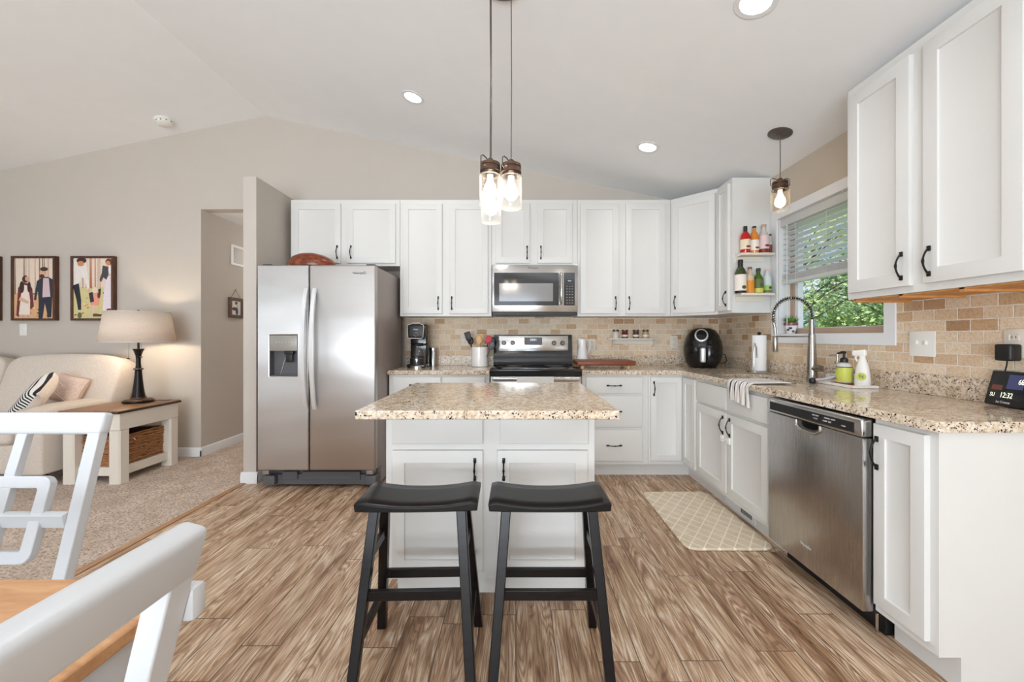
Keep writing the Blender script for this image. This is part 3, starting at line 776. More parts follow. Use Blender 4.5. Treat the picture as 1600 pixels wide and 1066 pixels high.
for xx in (-1.95, -1.14):
    for yy in (.2, .65): b2 = B(); lathe(b2, [(.02, 0), (.02, .03)], (fx(xx), yy, 0), 10); obj('foot', b2, 'blackm', fr)
obj('base_grille', bm, 'grey', fr, .002)
bm = B(); rbox(bm, fx(-1.975), fx(-1.925), .02, .1, .125, .158, .003); rbox(bm, fx(-1.165), fx(-1.115), .02, .1, .125, .158, .003); obj('hinge_cover', bm, 'lgrey', fr)
bm = B(); rbox(bm, fx(-1.17), fx(-1.1), .03, .12, 1.7485, 1.765, .004); rbox(bm, fx(-1.98), fx(-1.91), .03, .12, 1.7485, 1.765, .004); obj('hinge', bm, 'blackm', fr)
text('Whirlpool', .024, 'printd', rd, (fx(-1.208), -.0009, 1.69), name='logo')
bm = B(); tube(bm, [(.03 * math.cos(a) * 1.6, 0, .009 * math.sin(a)) for a in [math.radians(q) for q in range(150, 400, 12)]], .0012, 4)
obj('logo_ring', bm, 'printd', rd, loc=(fx(-1.215), -.001, 1.699), rot=(0, math.radians(-6), 0))

# wooden bowl upside down on top
bw = B(); lathe(bw, [(.0, .115), (.05, .114), (.11, .104), (.16, .08), (.182, .045), (.186, .012), (.182, 0.0), (.172, 0), (.168, .03), (.14, .07), (.0, .09)], seg=40, sx=1, sy=.75)
for v in bw.verts: v.co.z *= 1 - .28 * max(0, v.co.x / .186) ** 1.5 * (v.co.z > .04)
o = tag(obj('wooden_bowl', bw, 'bowlwood', loc=(-1.667, 3.34, 1.766)), 'reddish brown wooden bowl upside down on top of the refrigerator', 'bowl')

# ---------------------------------------------------------------- microwave
mw = thing('microwave', 'stainless over-the-range microwave under the short cabinet', 'microwave', (.171, 3.67, 1.40))
bm = B(); box(bm, -.384, .384, .01, .398, .025, .447); obj('body', bm, 'steelp', mw)
bm = B(); rbox(bm, -.385, .385, -.012, .009, .022, .446, .004, 2); dr = obj('door', bm, 'steelp', mw)
def mp(px, py): return ((px - 806) * 3.66 / 636 - .171, 1.195 - (py - 527) * 3.66 / 636 - 1.40)
x0, z1 = mp(772, 426.3); x1, z0 = mp(873, 477.5)
bm = B(); rbox(bm, x0, x1, -.0145, -.0118, z0, z1, .001, 1); obj('window', bm, 'mwglass', dr, label='smoked glass window')
a0, a1 = mp(780, 443); b0, b1 = mp(864, 471)
bm = B(); rbox(bm, a0, b0, -.0155, -.0144, b1, a1, .0004, 1); obj('window_screen', bm, plain('microwave_mesh', (150, 150, 152), .12, .5, var=.0), dr)
x0, z1 = mp(881, 426.3); x1, z0 = mp(898, 477.5)
bm = B(); rbox(bm, x0, x1, -.0145, -.0118, z0, z1, .001, 1); kp = obj('keypad', bm, 'mwglass', mw)
bm = B(); box(bm, x0 + .025, x1 - .022, -.0152, -.0144, z1 - .088, z1 - .06); obj('display', bm, 'screen', kp)
text('12:32', .016, 'digitb', kp, ((x0 + x1) / 2, -.0158, z1 - .074), name='digits')
bm = B()
for jj in range(7):
    for ii in range(3): box(bm, x0 + .022 + ii * .024, x0 + .034 + ii * .024, -.0149, -.0144, z0 + .02 + jj * .025, z0 + .025 + jj * .025)
obj('buttons', bm, 'lgrey', kp)
bm = B(); xh = mp(876.5, 0)[0]; rings = []
tube(bm, [(xh, -.02 - .03 * (1 - (-1 + i / 8) ** 2) ** .7, .23 + (-1 + i / 8) * .14) for i in range(17)], .011, 10)
box(bm, xh - .008, xh + .008, -.02, -.011, .09, .11); box(bm, xh - .008, xh + .008, -.02, -.011, .35, .37); obj('handle', bm, 'steelp', dr)
text('Whirlpool', .022, 'printd', dr, (mp(833, 0)[0], -.0128, mp(0, 419)[1]), name='logo')
bm = B(); box(bm, -.38, .38, .005, .39, -.002, .024); obj('vent_base', bm, 'blackm', mw)

# ---------------------------------------------------------------- range
rg = thing('electric_range', 'freestanding stainless and black electric range under the microwave', 'range', (.168, 3.41, 0))
bm = B(); box(bm, -.383, .383, .03, .64, .05, .9); box(bm, -.37, .37, .08, .62, 0, .05); obj('body', bm, 'blackm', rg)
bm = B(); rbox(bm, -.388, .388, -.004, .61, .899, .926, .005, 2); box(bm, -.386, .386, .0, .03, .868, .9); obj('cooktop', bm, 'black', rg)
bm = B(); lathe(bm, [(.1, 0), (.1, .0008)], (-.18, .16, .926), 32); lathe(bm, [(.075, 0), (.075, .0008)], (.2, .16, .926), 32); lathe(bm, [(.075, 0), (.075, .0008)], (-.18, .44, .926), 32); lathe(bm, [(.1, 0), (.1, .0008)], (.2, .44, .926), 32)
obj('burner_mark', bm, 'grey', rg)
bm = B(); prism(bm, [(.555, .924), (.645, .924), (.645, 1.218), (.6, 1.218), (.59, 1.05), (.57, 1.0), (.575, .96)], -.384, .384, 'yz'); bg_ = obj('backguard', bm, 'black', rg, .003)
bm = B(); t = B(); rbox(t, -.335, .345, -.006, 0, -.075, .075, .002, 2); merge(bm, t, Matrix.Translation((0, .5925, 1.133)) @ Matrix.Rotation(math.radians(-3.4), 4, 'X')); pn = obj('control_panel', bm, 'steelp', rg)
bm = B(); box(bm, -.085, .09, .5815, .5845, 1.118, 1.192); obj('display', bm, 'grey', pn)
bm = B(); box(bm, -.03, .04, .5805, .582, 1.157, 1.182); dd = obj('display_screen', bm, 'screen', pn)
text('12:31', .02, 'digitb', pn, (.005, .5798, 1.17), name='digits')
text('Whirlpool', .016, 'printd', pn, (0, .5828, 1.087), name='logo')
for kx in (-.285, -.2, .207, .292):
    bm = B(); t = B(); lathe(t, [(.023, 0), (.023, .006), (.017, .009), (.015, .026), (.0, .026)], seg=20); box(t, -.004, .004, -.015, .015, .02, .031); merge(bm, t, Matrix.Rotation(PI / 2, 4, 'X'))
    obj('knob', bm, 'pewter', rg, loc=(kx, .586, 1.137))
bm = B(); rbox(bm, -.38, .38, -.012, .029, .2, .866, .006, 2); od = obj('oven_door', bm, 'steelp', rg)
bm = B(); box(bm, -.25, .25, -.0135, -.0115, .36, .7); obj('window', bm, 'black', od)
bm = B(); rbox(bm, -.365, .365, -.055, -.032, .83, .864, .008, 3); box(bm, -.34, -.31, -.034, -.011, .835, .858); box(bm, .31, .34, -.034, -.011, .835, .858); obj('handle', bm, 'steelp', od)
bm = B(); rbox(bm, -.38, .38, -.008, .029, .06, .19, .005, 2); obj('drawer', bm, 'steelp', rg)
tw = B(); rows = []
prof = [(-.030, .70), (-.0305, .80), (-.030, .866), (-.044, .8685), (-.0575, .866), (-.059, .80), (-.060, .60)]
prof = [(-.0285, .72), (-.0285, .8), (-.029, .864), (-.036, .8675), (-.05, .8675), (-.0575, .863), (-.0585, .8), (-.0595, .6)]
for y, z in prof: rows.append([(-.16 + .305 * i / 12, y + .0012 * math.sin(i * 1.3), z) for i in range(13)])
sheet(tw, rows, .0022); tag(obj('dish_towel', tw, 'towelw', loc=(.168, 3.41, 0)), 'white dish towel draped over the oven door handle', 'towel')

# ---------------------------------------------------------------- dishwasher
dw = thing('dishwasher', 'stainless dishwasher between sink cabinet and narrow end cabinet', 'dishwasher', (1.38, 2.228, 0), -PI / 2)
DW = 2.228 - 1.62
bm = B(); box(bm, .005, DW - .005, .05, .6, .09, .868); box(bm, .01, DW - .01, .1, .6, 0, .09); obj('body', bm, 'blackm', dw)
bm = B(); rbox(bm, 0, DW, 0, .046, .10, .792, .006, 2); ddr = obj('door', bm, 'steelv', dw)
bm = B(); rbox(bm, 0, DW, -.004, .046, .794, .868, .008, 3); cp = obj('control_panel', bm, 'steelp', dw)
bm = B(); rbox(bm, .025, DW - .035, -.0055, -.0035, .806, .848, .0008, 1); st = obj('control_strip', bm, 'blackm', cp)
text('Whirlpool', .0085, 'printw', cp, (.03, -.0048, .856), align='LEFT', name='logo')
for i, (tx, body, sz) in enumerate([(.36, 'HIGH TEMP', .008), (.445, 'NORMAL  HEAVY', .008), (.36, '1 2 4 h', .009), (.43, 'START  DRY', .009), (.52, 'CLEAN', .007)]):
    text(body, sz, 'printw', st, (tx, -.006, .836 if i < 2 else .822), name='lettering')
bm = B()
# recessed grip: rim, flat steel scoop and its painted shade
rim = []
for k in range(25):
    a = PI + PI * k / 24; rim.append((.305 + .078 * max(-1, min(1, math.cos(a) * 1.15)), -.003, .792 + .046 * max(-1, math.sin(a) * 1.1)))
tube(bm, rim, .005, 8); obj('pocket_handle', bm, 'steelp', ddr)
bm = B(); prism(bm, [(.305 + (p[0] - .305) * .98, .792 + (p[2] - .792) * .98) for p in rim], -.0012, -.0004, 'xz'); obj('pocket_scoop', bm, 'steelp', ddr)
bm = B(); prism(bm, [(.32 + (p[0] - .305) * .68, .7915 + (p[2] - .792) * .62) for p in rim], -.0022, -.001, 'xz'); obj('pocket_shade', bm, 'black', ddr)  # flat black plate painted in for the shaded hollow of the grip
text('Whirlpool', .017, 'handle_al', ddr, (.29, -.0008, .2), name='logo')
bm = B(); tube(bm, [(.028 * math.cos(a), 0, .008 * math.sin(a)) for a in [math.radians(q) for q in range(150, 400, 12)]], .001, 4); obj('logo_ring', bm, 'printw', ddr, loc=(.285, -.0008, .207))
bm = B(); tube(bm, [(DW - .03, .085, 0), (DW - .03, .085, .09)], .006, 8); obj('foot', bm, 'steelp', dw)
# ---------------------------------------------------------------- bar stools
def stool(label, x, rz):
    r = thing('bar_stool', label, 'stool', (x, 1.508, 0), rz, 'black saddle-seat bar stools')
    bm = B(); t = B(); n = 16; D = .104; W = .214
    top, bot = [], []
    for j, y in enumerate((-D, -D + .006, -D / 2, 0, D / 2, D - .006, D)):
        ra, rb = [], []
        for i in range(n + 1):
            u = -1 + 2 * i / n
            edge = 1.0 if j in (0, 6) else 0.0
            sag = .030 * (1 - abs(u) ** 2.2)
            tip = .012 * max(0, (abs(u) - .9) / .1) ** 2
            ra.append(t.verts.new((u * W, y, .632 - sag * .75 - tip - edge * .004)))
            rb.append(t.verts.new((u * W * .985, y, .592 - sag * .12 + (.0 if edge else 0))))
        top.append(ra); bot.append(rb)
    for g_, fl in ((top, 0), (bot, 1)):
        for a, b in zip(g_, g_[1:]):
            for i in range(n): q = (a[i], a[i + 1], b[i + 1], b[i]); t.faces.new(q[::-1] if fl else q)
    for a, b in ((top[0], bot[0]), (top[-1], bot[-1])):
        for i in range(n): t.faces.new((a[i], a[i + 1], b[i + 1], b[i]))
    for k in (0, n):
        for j in range(6): t.faces.new((top[j][k], top[j + 1][k], bot[j + 1][k], bot[j][k]))
    merge(bm, t); obj('seat', bm, 'stool', r, .004, smooth=50)
    def leg(sx, sy, z): # centre line of a leg at height z
        k = (.59 - z) / .59
        return Vector((sx * (.152 + .046 * k), sy * (.062 + .115 * k), z))
    for sx in (-1, 1):
        for sy in (-1, 1):
            bm = B(); bar(bm, leg(sx, sy, .0), leg(sx, sy, .598), .034, .034, up=(0, 1, 0)); 
            for v in bm.verts:
                if v.co.z < .04: v.co.z = 0
            obj('leg', bm, 'stool', r, .003)
    def rung(a, b): bm = B(); bar(bm, a, b, .016, .034) if abs((b - a).z) > 9 else bar(bm, a, b, .018, .034, up=(0, 0, 1)); obj('rung', bm, 'stool', r, .002)
    rung(leg(-1, -1, .315), leg(1, -1, .315)); rung(leg(-1, 1, .25), leg(1, 1, .25))
    for sx in (-1, 1): rung(leg(sx, -1, .435), leg(sx, 1, .435)); rung(leg(sx, -1, .17), leg(sx, 1, .17))
stool('left black saddle-seat wooden bar stool at the island', -.348, .03)
stool('right black saddle-seat wooden bar stool at the island', .118, 0)

# ---------------------------------------------------------------- dining set
def dining_chair(label, loc, rz):
    r = thing('dining_chair', label, 'chair', (loc[0], loc[1], 0), rz, 'white dining chairs with fretwork backs')
    bm = B(); rbox(bm, -.225, .225, -.22, .2, .43, .462, .012, 3); obj('seat', bm, 'chair', r)
    def bk(z): return .185 + .268 * (z - .46)
    for sx in (-1, 1):
        bm = B(); bar(bm, (sx * .205, -.195, 0), (sx * .205, -.195, .435), .036, .036, up=(0, 1, 0)); obj('leg', bm, 'chair', r, .003)
        bm = B(); bar(bm, (sx * .222, .20, .46), (sx * .222, bk(.892) + .006, .892), .038, .03, up=(0, 1, 0)); bar(bm, (sx * .222, .26, 0), (sx * .222, .20, .465), .038, .03, up=(0, 1, 0)); obj('back_post', bm, 'chair', r, .003)
    bm = B(); t = B(); rbox(t, -.245, .245, -.019, .019, -.034, .034, .011, 4); merge(bm, t, Matrix.Translation((0, bk(.92) + .006, .92)) @ Matrix.Rotation(-math.atan(.268), 4, 'X')); obj('crest_rail', bm, 'chair', r)
    bm = B(); bar(bm, (0, bk(.47), .47), (0, bk(.89), .89), .032, .022, up=(0, 1, 0)); obj('center_slat', bm, 'chair', r, .002)
    bm = B(); bar(bm, (-.203, bk(.648) - .0, .648), (.203, bk(.648), .648), .024, .042, up=(0, -.26, 1)); obj('cross_rail', bm, 'chair', r, .002)
    bm = B(); ax = Matrix.Translation((0, bk(.65), .65)) @ Matrix.Rotation(-math.atan(.268), 4, 'X')
    def rrect(a, b, rad): return arc(a - rad, b - rad, rad, 0, 90, 4) + arc(-a + rad, b - rad, rad, 90, 180, 4) + arc(-a + rad, -b + rad, rad, 180, 270, 4) + arc(a - rad, -b + rad, rad, 270, 360, 4)
    t = B(); prism(t, rrect(.134, .122, .03), -.0125, .0125, 'xz', holes=[rrect(.099, .087, .006)]); merge(bm, t, ax); obj('fret_ring', bm, 'chair', r, .003)
    bm = B(); box(bm, -.2, .2, -.205, -.185, .37, .43); box(bm, -.2, .2, .17, .19, .37, .43); box(bm, -.212, -.195, -.2, .2, .37, .43); box(bm, .195, .212, -.2, .2, .37, .43); obj('apron', bm, 'chair', r, .002)
    return r
dining_chair('white dining chair with fretwork back in front of the sofa, across the table', (-1.548, .985), 0)
ch2 = dining_chair('white dining chair nearest the viewer, its thick top rail crossing the lower left corner', (-.741, .292), -PI / 2)
bm = B(); rbox(bm, -.266, -.2412, .288, .318, .82, .864, .006, 2); obj('side_rail', bm, 'chair', ch2)
tb = thing('dining_table', 'dining table with a honey oak top and white apron at lower left', 'table', (-1.36, .24, 0))
bm = B(); prism(bm, arc(-.69, -.39, .1, 180, 270) + arc(.685, -.39, .1, 270, 360) + arc(.685, .39, .1, 0, 90) + arc(-.69, .39, .1, 90, 180), .738, .762, 'xy'); obj('tabletop', bm, 'tabletop', tb, .004)
bm = B(); ringp = arc(-.66, -.36, .1, 180, 270) + arc(.668, -.36, .1, 270, 360) + arc(.668, .36, .1, 0, 90) + arc(-.66, .36, .1, 90, 180); hp = [(-.72, -.38), (.74, -.38), (.74, .38), (-.72, .38)]
prism(bm, ringp, .65, .7375, 'xy', holes=[hp]); obj('apron', bm, 'chair', tb, .002)
for sx, sy in ((-.35, -.28), (.35, -.28), (-.35, .28), (.35, .28)):
    bm = B(); rbox(bm, sx - .035, sx + .035, sy - .035, sy + .035, 0, .7375, .006, 2); obj('leg', bm, 'chair', tb)

# ---------------------------------------------------------------- mat
o = B(); prism(o, arc(-.19, -.36, .06, 180, 270) + arc(.19, -.36, .06, 270, 360) + arc(.19, .36, .06, 0, 90) + arc(-.19, .36, .06, 90, 180), .0005, .016, 'xy')
tag(obj('kitchen_mat', o, 'mat', None, .006, loc=(1.205, 2.69, 0)), 'beige cushioned kitchen mat with diamond pattern before the sink', 'mat')

# ---------------------------------------------------------------- pendants and ceiling lights
SA = math.atan(SL)
def jar_pendant(root, x, y, ztop, ceil_z, H=.164, R=.049, power=7, bulb='bulb', bail_rot=0.0):
    # cap (part) with jar, bulb, cord (sub-parts); x, y local to root
    bm = B()
    lathe(bm, [(.010, .066), (.016, .06), (.018, .045), (.046, .042), (.047, .03), (.044, .028), (.047, .024), (.0475, .004), (.043, .002), (.043, 0)], seg=28)
    cap = obj('cap', bm, 'copperish', root, loc=(x, y, ztop))
    bm = B()
    for s in (-1, 1):
        p = [Vector((s * a, 0, b)) for a, b in ((.01, .05), (.03, .062), (.05, .066), (.062, .058), (.063, .02), (.05, .012))]
        tube(bm, p, .0028, 6)
    obj('bail_wire', bm, 'pewter', cap, rot=(0, 0, bail_rot))
    bm = B(); lathe(bm, [(R * .86, 0), (R * .9, -.006), (R, -.02), (R, -H + .012), (R * .95, -H + .003), (R * .8, -H), (0.001, -H + .002)], seg=32, cap=False); obj('glass_jar', bm, 'jarglass', cap)
    bm = B(); lathe(bm, [(R * .93, 0), (R * .93, .004), (R * .7, .004), (R * .7, 0)], seg=28, c=(0, 0, -.012)); obj('jar_collar', bm, 'copperish', cap)
    bm = B(); lathe(bm, [(.0, -.112), (.013, -.110), (.027, -.098), (.032, -.08), (.029, -.06), (.02, -.04), (.013, -.022), (.013, 0)], seg=20, c=(0, 0, -.012)); obj('bulb', bm, bulb, cap)
    bm = B(); tube(bm, [(0, 0, .06), (.0015, 0, (ceil_z - ztop) * .5), (0, 0, ceil_z - ztop)], .0028, 6); obj('cord', bm, 'pewter', cap)
    return cap
def slope_disc(name, prof, mat, parent, x, y, z, seg=32, **k):
    bm = B(); lathe(bm, prof, seg=seg); return obj(name, bm, mat, parent, loc=(x, y, z), rot=(0, SA, 0), **k)
cx0, cy0 = -.085, 1.93
rt = thing('pendant_cluster', 'cluster of three glass jar pendants hanging over the island', 'pendant light', (cx0, cy0, ZC(cx0)))
slope_disc('canopy', [(.13, 0), (.13, -.006), (.11, -.02), (0, -.026)], 'pewter', rt, 0, 0, 0)
for (x, y, zt) in ((-.120, 1.9, 1.963), (-.022, 1.9, 1.957), (-.1245, 2.05, 1.934)):
    jar_pendant(rt, x - cx0, y - cy0, zt - ZC(cx0), ZC(x) - ZC(cx0) - .02, bail_rot=.9)
    light('pendant_bulb_light', 'POINT', (x, y, zt - .08), 3.0, (1, .86, .66), .03)
px_, py_ = 1.725, 2.657
rt = thing('pendant_light', 'single glass jar pendant with round canopy above the sink', 'pendant light', (px_, py_, ZC(px_)))
slope_disc('canopy', [(.071, 0), (.071, -.006), (.06, -.014), (.012, -.022), (.01, -.03), (0, -.03)], 'pewter', rt, 0, 0, 0)
jar_pendant(rt, 0, 0, 2.166 - ZC(px_), 0 - .02, H=.15, R=.054, power=5, bulb='bulbw')
light('pendant_bulb_light', 'POINT', (px_, py_, 2.09), 2.5, (1, .8, .55), .03)
for i, (x, y, lb) in enumerate(((-.797, 3.15, 'round recessed ceiling light left of the hanging pendants'), (1.025, 3.165, 'round recessed ceiling light over the sink corner cabinets'), (1.054, 1.787, 'round recessed ceiling light cut by the top edge of the view'), (-.797, 1.787, 'added round recessed ceiling light above and left of the island, outside the view'), (1.054, .3, 'added round recessed ceiling light over the near end of the counter, outside the view'), (-.797, .3, 'added round recessed ceiling light over the viewer, outside the view'))):  # the three outside the view are added to light floor and island
    r = thing('recessed_light', lb, 'ceiling light', (x, y, ZC(x)), rot=(0, SA, 0), group='recessed ceiling lights')
    bm = B(); prism(bm, [(.088 * math.cos(a * PI / 20), .088 * math.sin(a * PI / 20)) for a in range(40)], -.005, -.0005, 'xy', holes=[[(.064 * math.cos(a * PI / 20), .064 * math.sin(a * PI / 20)) for a in range(40)]]); obj('trim_ring', bm, 'trim', r, .001)
    bm = B(); lathe(bm, [(.063, -.0008), (.063, -.003), (.0, -.0035)], seg=32); obj('lens', bm, 'down', r)
    light('downlight', 'SPOT', (x - .004, y, ZC(x) - .02), (14 if y > 3 else (50 if x < 0 else 22) if y > 1 else 9), (1, .98, .94), .05, target=(x - .1, y, 0), spot_size=math.radians(140), spot_blend=1.0)
r = thing('smoke_detector', 'round white smoke detector on the living room ceiling slope', 'smoke detector', (-3.32, 3.838, ZC(-3.32)), rot=(0, -SA, 0))
bm = B(); lathe(bm, [(.078, -.0005), (.078, -.012), (.066, -.016), (.066, -.034), (.055, -.042), (0, -.043)], seg=32); obj('cover', bm, 'wplastic', r)
bm = B(); 
for k in range(10): obox(bm, (.062 * math.cos(k * PI / 5), .062 * math.sin(k * PI / 5), -.026), Matrix.Rotation(k * PI / 5, 3, 'Z'), .0055, .006, .004)
obj('vent_slots', bm, 'printd', r)

# ---------------------------------------------------------------- wall pieces
def flat(bm, pts, y, mi): f = bm.faces.new([bm.verts.new((x, y, z)) for x, z in pts]); f.material_index = mi
def blob(bm, cx, cz, rx, rz, y, mi, n=14, rot=0.0):
    flat(bm, [(cx + rx * math.cos(a) * math.cos(rot) - rz * math.sin(a) * math.sin(rot), cz + rx * math.cos(a) * math.sin(rot) + rz * math.sin(a) * math.cos(rot)) for a in [2 * PI * i / n for i in range(n)]], y, mi)
PC = {}
def pm(rgb):
    if rgb not in PC: PC[rgb] = plain('print_ink', rgb, .5, var=.03, scale=50)
    return PC[rgb]
def picture(label, x0, x1, scene):
    W, H = x1 - x0, .64
    r = thing('picture_frame', label, 'picture', (x1 - W / 2, YB - .001, 1.36), group='framed photographs above the sofa')
    bm = B(); prism(bm, [(-W / 2, 0), (W / 2, 0), (W / 2, H), (-W / 2, H)], -.042, 0, 'xz', holes=[[(-W / 2 + .022, .022), (W / 2 - .022, .022), (W / 2 - .022, H - .022), (-W / 2 + .022, H - .022)]])
    obj('frame', bm, 'frame', r, .002)
    w, h = W - .044, H - .044
    inks = []; bm = B()
    def ink(rgb):
        if rgb not in inks: inks.append(rgb)
        return inks.index(rgb)
    def U(u, v): return (-w / 2 + u * w, .022 + v * h)
    def poly(pts, rgb, k): flat(bm, [U(*p) for p in pts], -.0305 - k * .0004, ink(rgb))
    def el(u, v, ru, rv, rgb, k, rot=0): x, z = U(u, v); blob(bm, x, z, ru * w, rv * h, -.0305 - k * .0004, ink(rgb), rot=rot)
    box(bm, -w / 2, w / 2, -.03, -.002, .022, .022 + h, ink((232, 214, 196)))
    scene(poly, el)
    obj('print', bm, [pm(c) for c in inks], r)
rnd = random.Random(3)
def woods(poly, el, ground, g0, warm):
    poly([(0, 0), (1, 0), (1, g0), (0, g0)], ground, .5)
    for i in range(16):
        u = rnd.random(); ww = .008 + .02 * rnd.random(); c = warm[i % len(warm)]
        poly([(u, g0 - .02), (min(1, u + ww), g0 - .02), (min(1, u + ww * .6), 1), (max(0, u + .0), 1)], c, 1)
    for i in range(30): el(.03 + .94 * rnd.random(), g0 * rnd.random() * .9 + .03, .03, .012, warm[(i * 3) % len(warm)] if i % 2 else (236, 206, 160), 1.3)
def couple(poly, el):
    woods(poly, el, (226, 178, 132), .42, [(120, 82, 66), (188, 142, 112), (214, 176, 150), (92, 62, 54)])
    poly([(.0, .08), (.06, .06), (.1, .5), (.2, .6), (.36, .58), (.46, .5), (.5, .2), (.42, .14), (.3, .4), (.12, .02)], (112, 48, 54), 2)
    poly([(.12, .06), (.4, .06), (.41, .3), (.36, .54), (.24, .56), (.18, .4)], (240, 226, 212), 3)
    el(.2, .52, .06, .1, (60, 36, 30), 3.4); el(.38, .52, .045, .09, (60, 36, 30), 3.4); el(.29, .655, .085, .06, (74, 44, 34), 3.6); el(.33, .66, .05, .042, (222, 170, 144), 4)
    poly([(.12, .3), (.36, .24), (.38, .28), (.16, .36)], (226, 180, 154), 4.2); poly([(.2, 0), (.25, 0), (.25, .07), (.2, .07)], (216, 168, 144), 2.5); poly([(.32, 0), (.37, 0), (.37, .07), (.32, .07)], (216, 168, 144), 2.5)
    poly([(.62, 0), (.72, 0), (.78, .25), (.83, .1), (.84, .01), (.94, .02), (.97, .35), (.62, .36)], (38, 42, 56), 3)
    poly([(.5, .3), (.56, .3), (.6, .46), (.62, .34), (.98, .34), (1, .3), (1, .64), (.86, .69), (.72, .69), (.58, .62)], (44, 48, 62), 4)
    poly([(.72, .35), (.92, .36), (.88, .67), (.74, .67)], (214, 190, 196), 4.6); el(.52, .28, .03, .03, (222, 176, 150), 4.8)
    el(.73, .76, .085, .075, (220, 170, 142), 5); el(.71, .7, .06, .035, (70, 44, 34), 5.4); el(.76, .82, .1, .035, (66, 42, 32), 5.4)
def family(poly, el):
    woods(poly, el, (214, 204, 148), .52, [(206, 120, 62), (230, 150, 90), (176, 92, 50), (120, 74, 50), (240, 214, 190)])
    poly([(0, .56), (.14, .58), (.2, .3), (.2, .14), (.12, .14), (.08, .3), (.0, .5)], (28, 30, 42), 2)
    poly([(0, .55), (.18, .6), (.22, .7), (.3, .62), (.36, .48), (.42, .5), (.38, .74), (.33, .95), (.1, 1), (0, 1)], (238, 230, 224), 3)
    el(.21, .96, .13, .05, (60, 34, 28), 4); el(.19, .91, .09, .045, (208, 140, 92), 4.4)
    el(.4, .46, .03, .04, (224, 180, 150), 3.4); el(.16, .05, .06, .05, (110, 104, 60), 2.4)
    poly([(.76, .1), (1, .1), (1, .72), (.88, .7), (.8, .5)], (236, 222, 228), 3); el(.93, .13, .08, .035, (120, 50, 42), 3.4)
    poly([(.76, .88), (.9, .86), (.92, .74), (.86, .64), (.78, .68), (.72, .6), (.68, .64), (.74, .76)], (66, 66, 74), 4); poly([(.9, .74), (1, .74), (1, .88), (.92, .88)], (242, 232, 232), 3.6)
    el(.92, .94, .09, .055, (112, 62, 40), 4.2); el(.9, .92, .06, .035, (214, 140, 90), 4.5)
    poly([(.44, .22), (.66, .22), (.68, .4), (.6, .44), (.48, .42)], (238, 158, 132), 4); poly([(.4, .42), (.5, .44), (.54, .28), (.44, .26)], (42, 40, 48), 4.3); poly([(.64, .48), (.72, .5), (.7, .36), (.66, .4)], (44, 42, 50), 4.3)
    el(.56, .47, .075, .05, (236, 216, 190), 4.6); el(.66, .38, .04, .05, (120, 44, 42), 4.1); poly([(.48, .08), (.54, .08), (.55, .22), (.49, .22)], (232, 196, 180), 3.5); poly([(.5, .03), (.72, .03), (.74, .07), (.52, .08)], (98, 66, 56), 2.4)
picture('dark-framed photo of a couple holding hands among bare trees', -5.0, -4.563, couple)
picture('dark-framed photo of a family with a toddler, behind the lamp shade', -4.41, -3.985, family)
picture('dark photo frame cut off by the left edge of the view', -5.567, -5.13, family)
def plate(label, loc, rz, w, h, kind, name='switch_plate', cat='switch', mat='wplastic'):
    r = thing(name, label, cat, loc, rz)
    bm = B(); rbox(bm, -w / 2, w / 2, -.006, -.0004, -h / 2, h / 2, .0025, 2); obj('plate', bm, mat, r)
    for k in kind:
        if k[0] == 't': bm = B(); rbox(bm, k[1] - .005, k[1] + .005, -.016, -.005, -.004, .016, .001, 1); box(bm, k[1] - .0075, k[1] + .0075, -.0068, -.0058, -.018, .018); obj('toggle', bm, 'wplastic', r)
        if k[0] == 'o':
            bm = B(); 
            for s in (-1, 1):
                rbox(bm, -.016, .016, -.008, -.0055, s * .024 - .014, s * .024 + .014, .004, 2)
            obj('socket', bm, mat, r)
            bm = B()
            for s in (-1, 1):
                for q in (-1, 1): box(bm, q * .0065 - .0012, q * .0065 + .0012, -.0085, -.0078, s * .024 - .004, s * .024 + .006)
            obj('slots', bm, 'printd', r)
    return r
plate('white two-toggle light switch plate on the tile right of the window', (RX - .0105, 2.025, 1.162), -PI / 2, .13, .126, [('t', -.023), ('t', .023)])
plate('white switch plate on the living room wall below the framed couple photo', (-4.92, YB - .0005, 1.27), 0, .075, .12, [('t', 0)])
yb = YB - .0105
plate('beige outlet on the tile behind the utensil crock', (-.51, yb, 1.167), 0, .075, .118, [('o',)], 'wall_outlet', 'outlet', 'cream')
plate('beige outlet on the tile beside the white pitcher', (.755, yb, 1.12), 0, .078, .118, [('o',)], 'wall_outlet', 'outlet', 'cream')
plate('beige outlet on the tile right of the spice shelf', (1.575, yb, 1.147), 0, .075, .125, [('o',)], 'wall_outlet', 'outlet', 'cream')
plate('beige outlet on the right wall tile holding a black plug', (RX - .0105, 1.648, 1.17), -PI / 2, .075, .118, [('o',)], 'wall_outlet', 'outlet', 'cream')
r = thing('return_vent', 'white return air grille high on the hallway wall', 'vent', (HX0, 4.50, 2.0), PI / 2)
bm = B(); prism(bm, [(0, 0), (.42, 0), (.42, .225), (0, .225)], -.008, -.0004, 'xz', holes=[[(.028, .025), (.392, .025), (.392, .2), (.028, .2)]]); obj('frame', bm, 'trim', r, .001)
bm = B()
for k in range(12): box(bm, .028, .392, -.006, -.0008, .028 + k * .0145, .037 + k * .0145)
obj('louvres', bm, 'lgrey', r)
r = thing('hanging_photo', 'small dark-framed photo hung by a cord in the hallway', 'picture', (HX0, 4.565, 1.41), PI / 2)
bm = B(); prism(bm, [(-.115, 0), (.115, 0), (.115, .225), (-.115, .225)], -.02, -.0006, 'xz', holes=[[(-.075, .035), (.075, .035), (.075, .19), (-.075, .19)]]); obj('frame', bm, 'frame', r, .002)
bm = B(); box(bm, -.076, .076, -.012, -.003, .034, .191, 0)
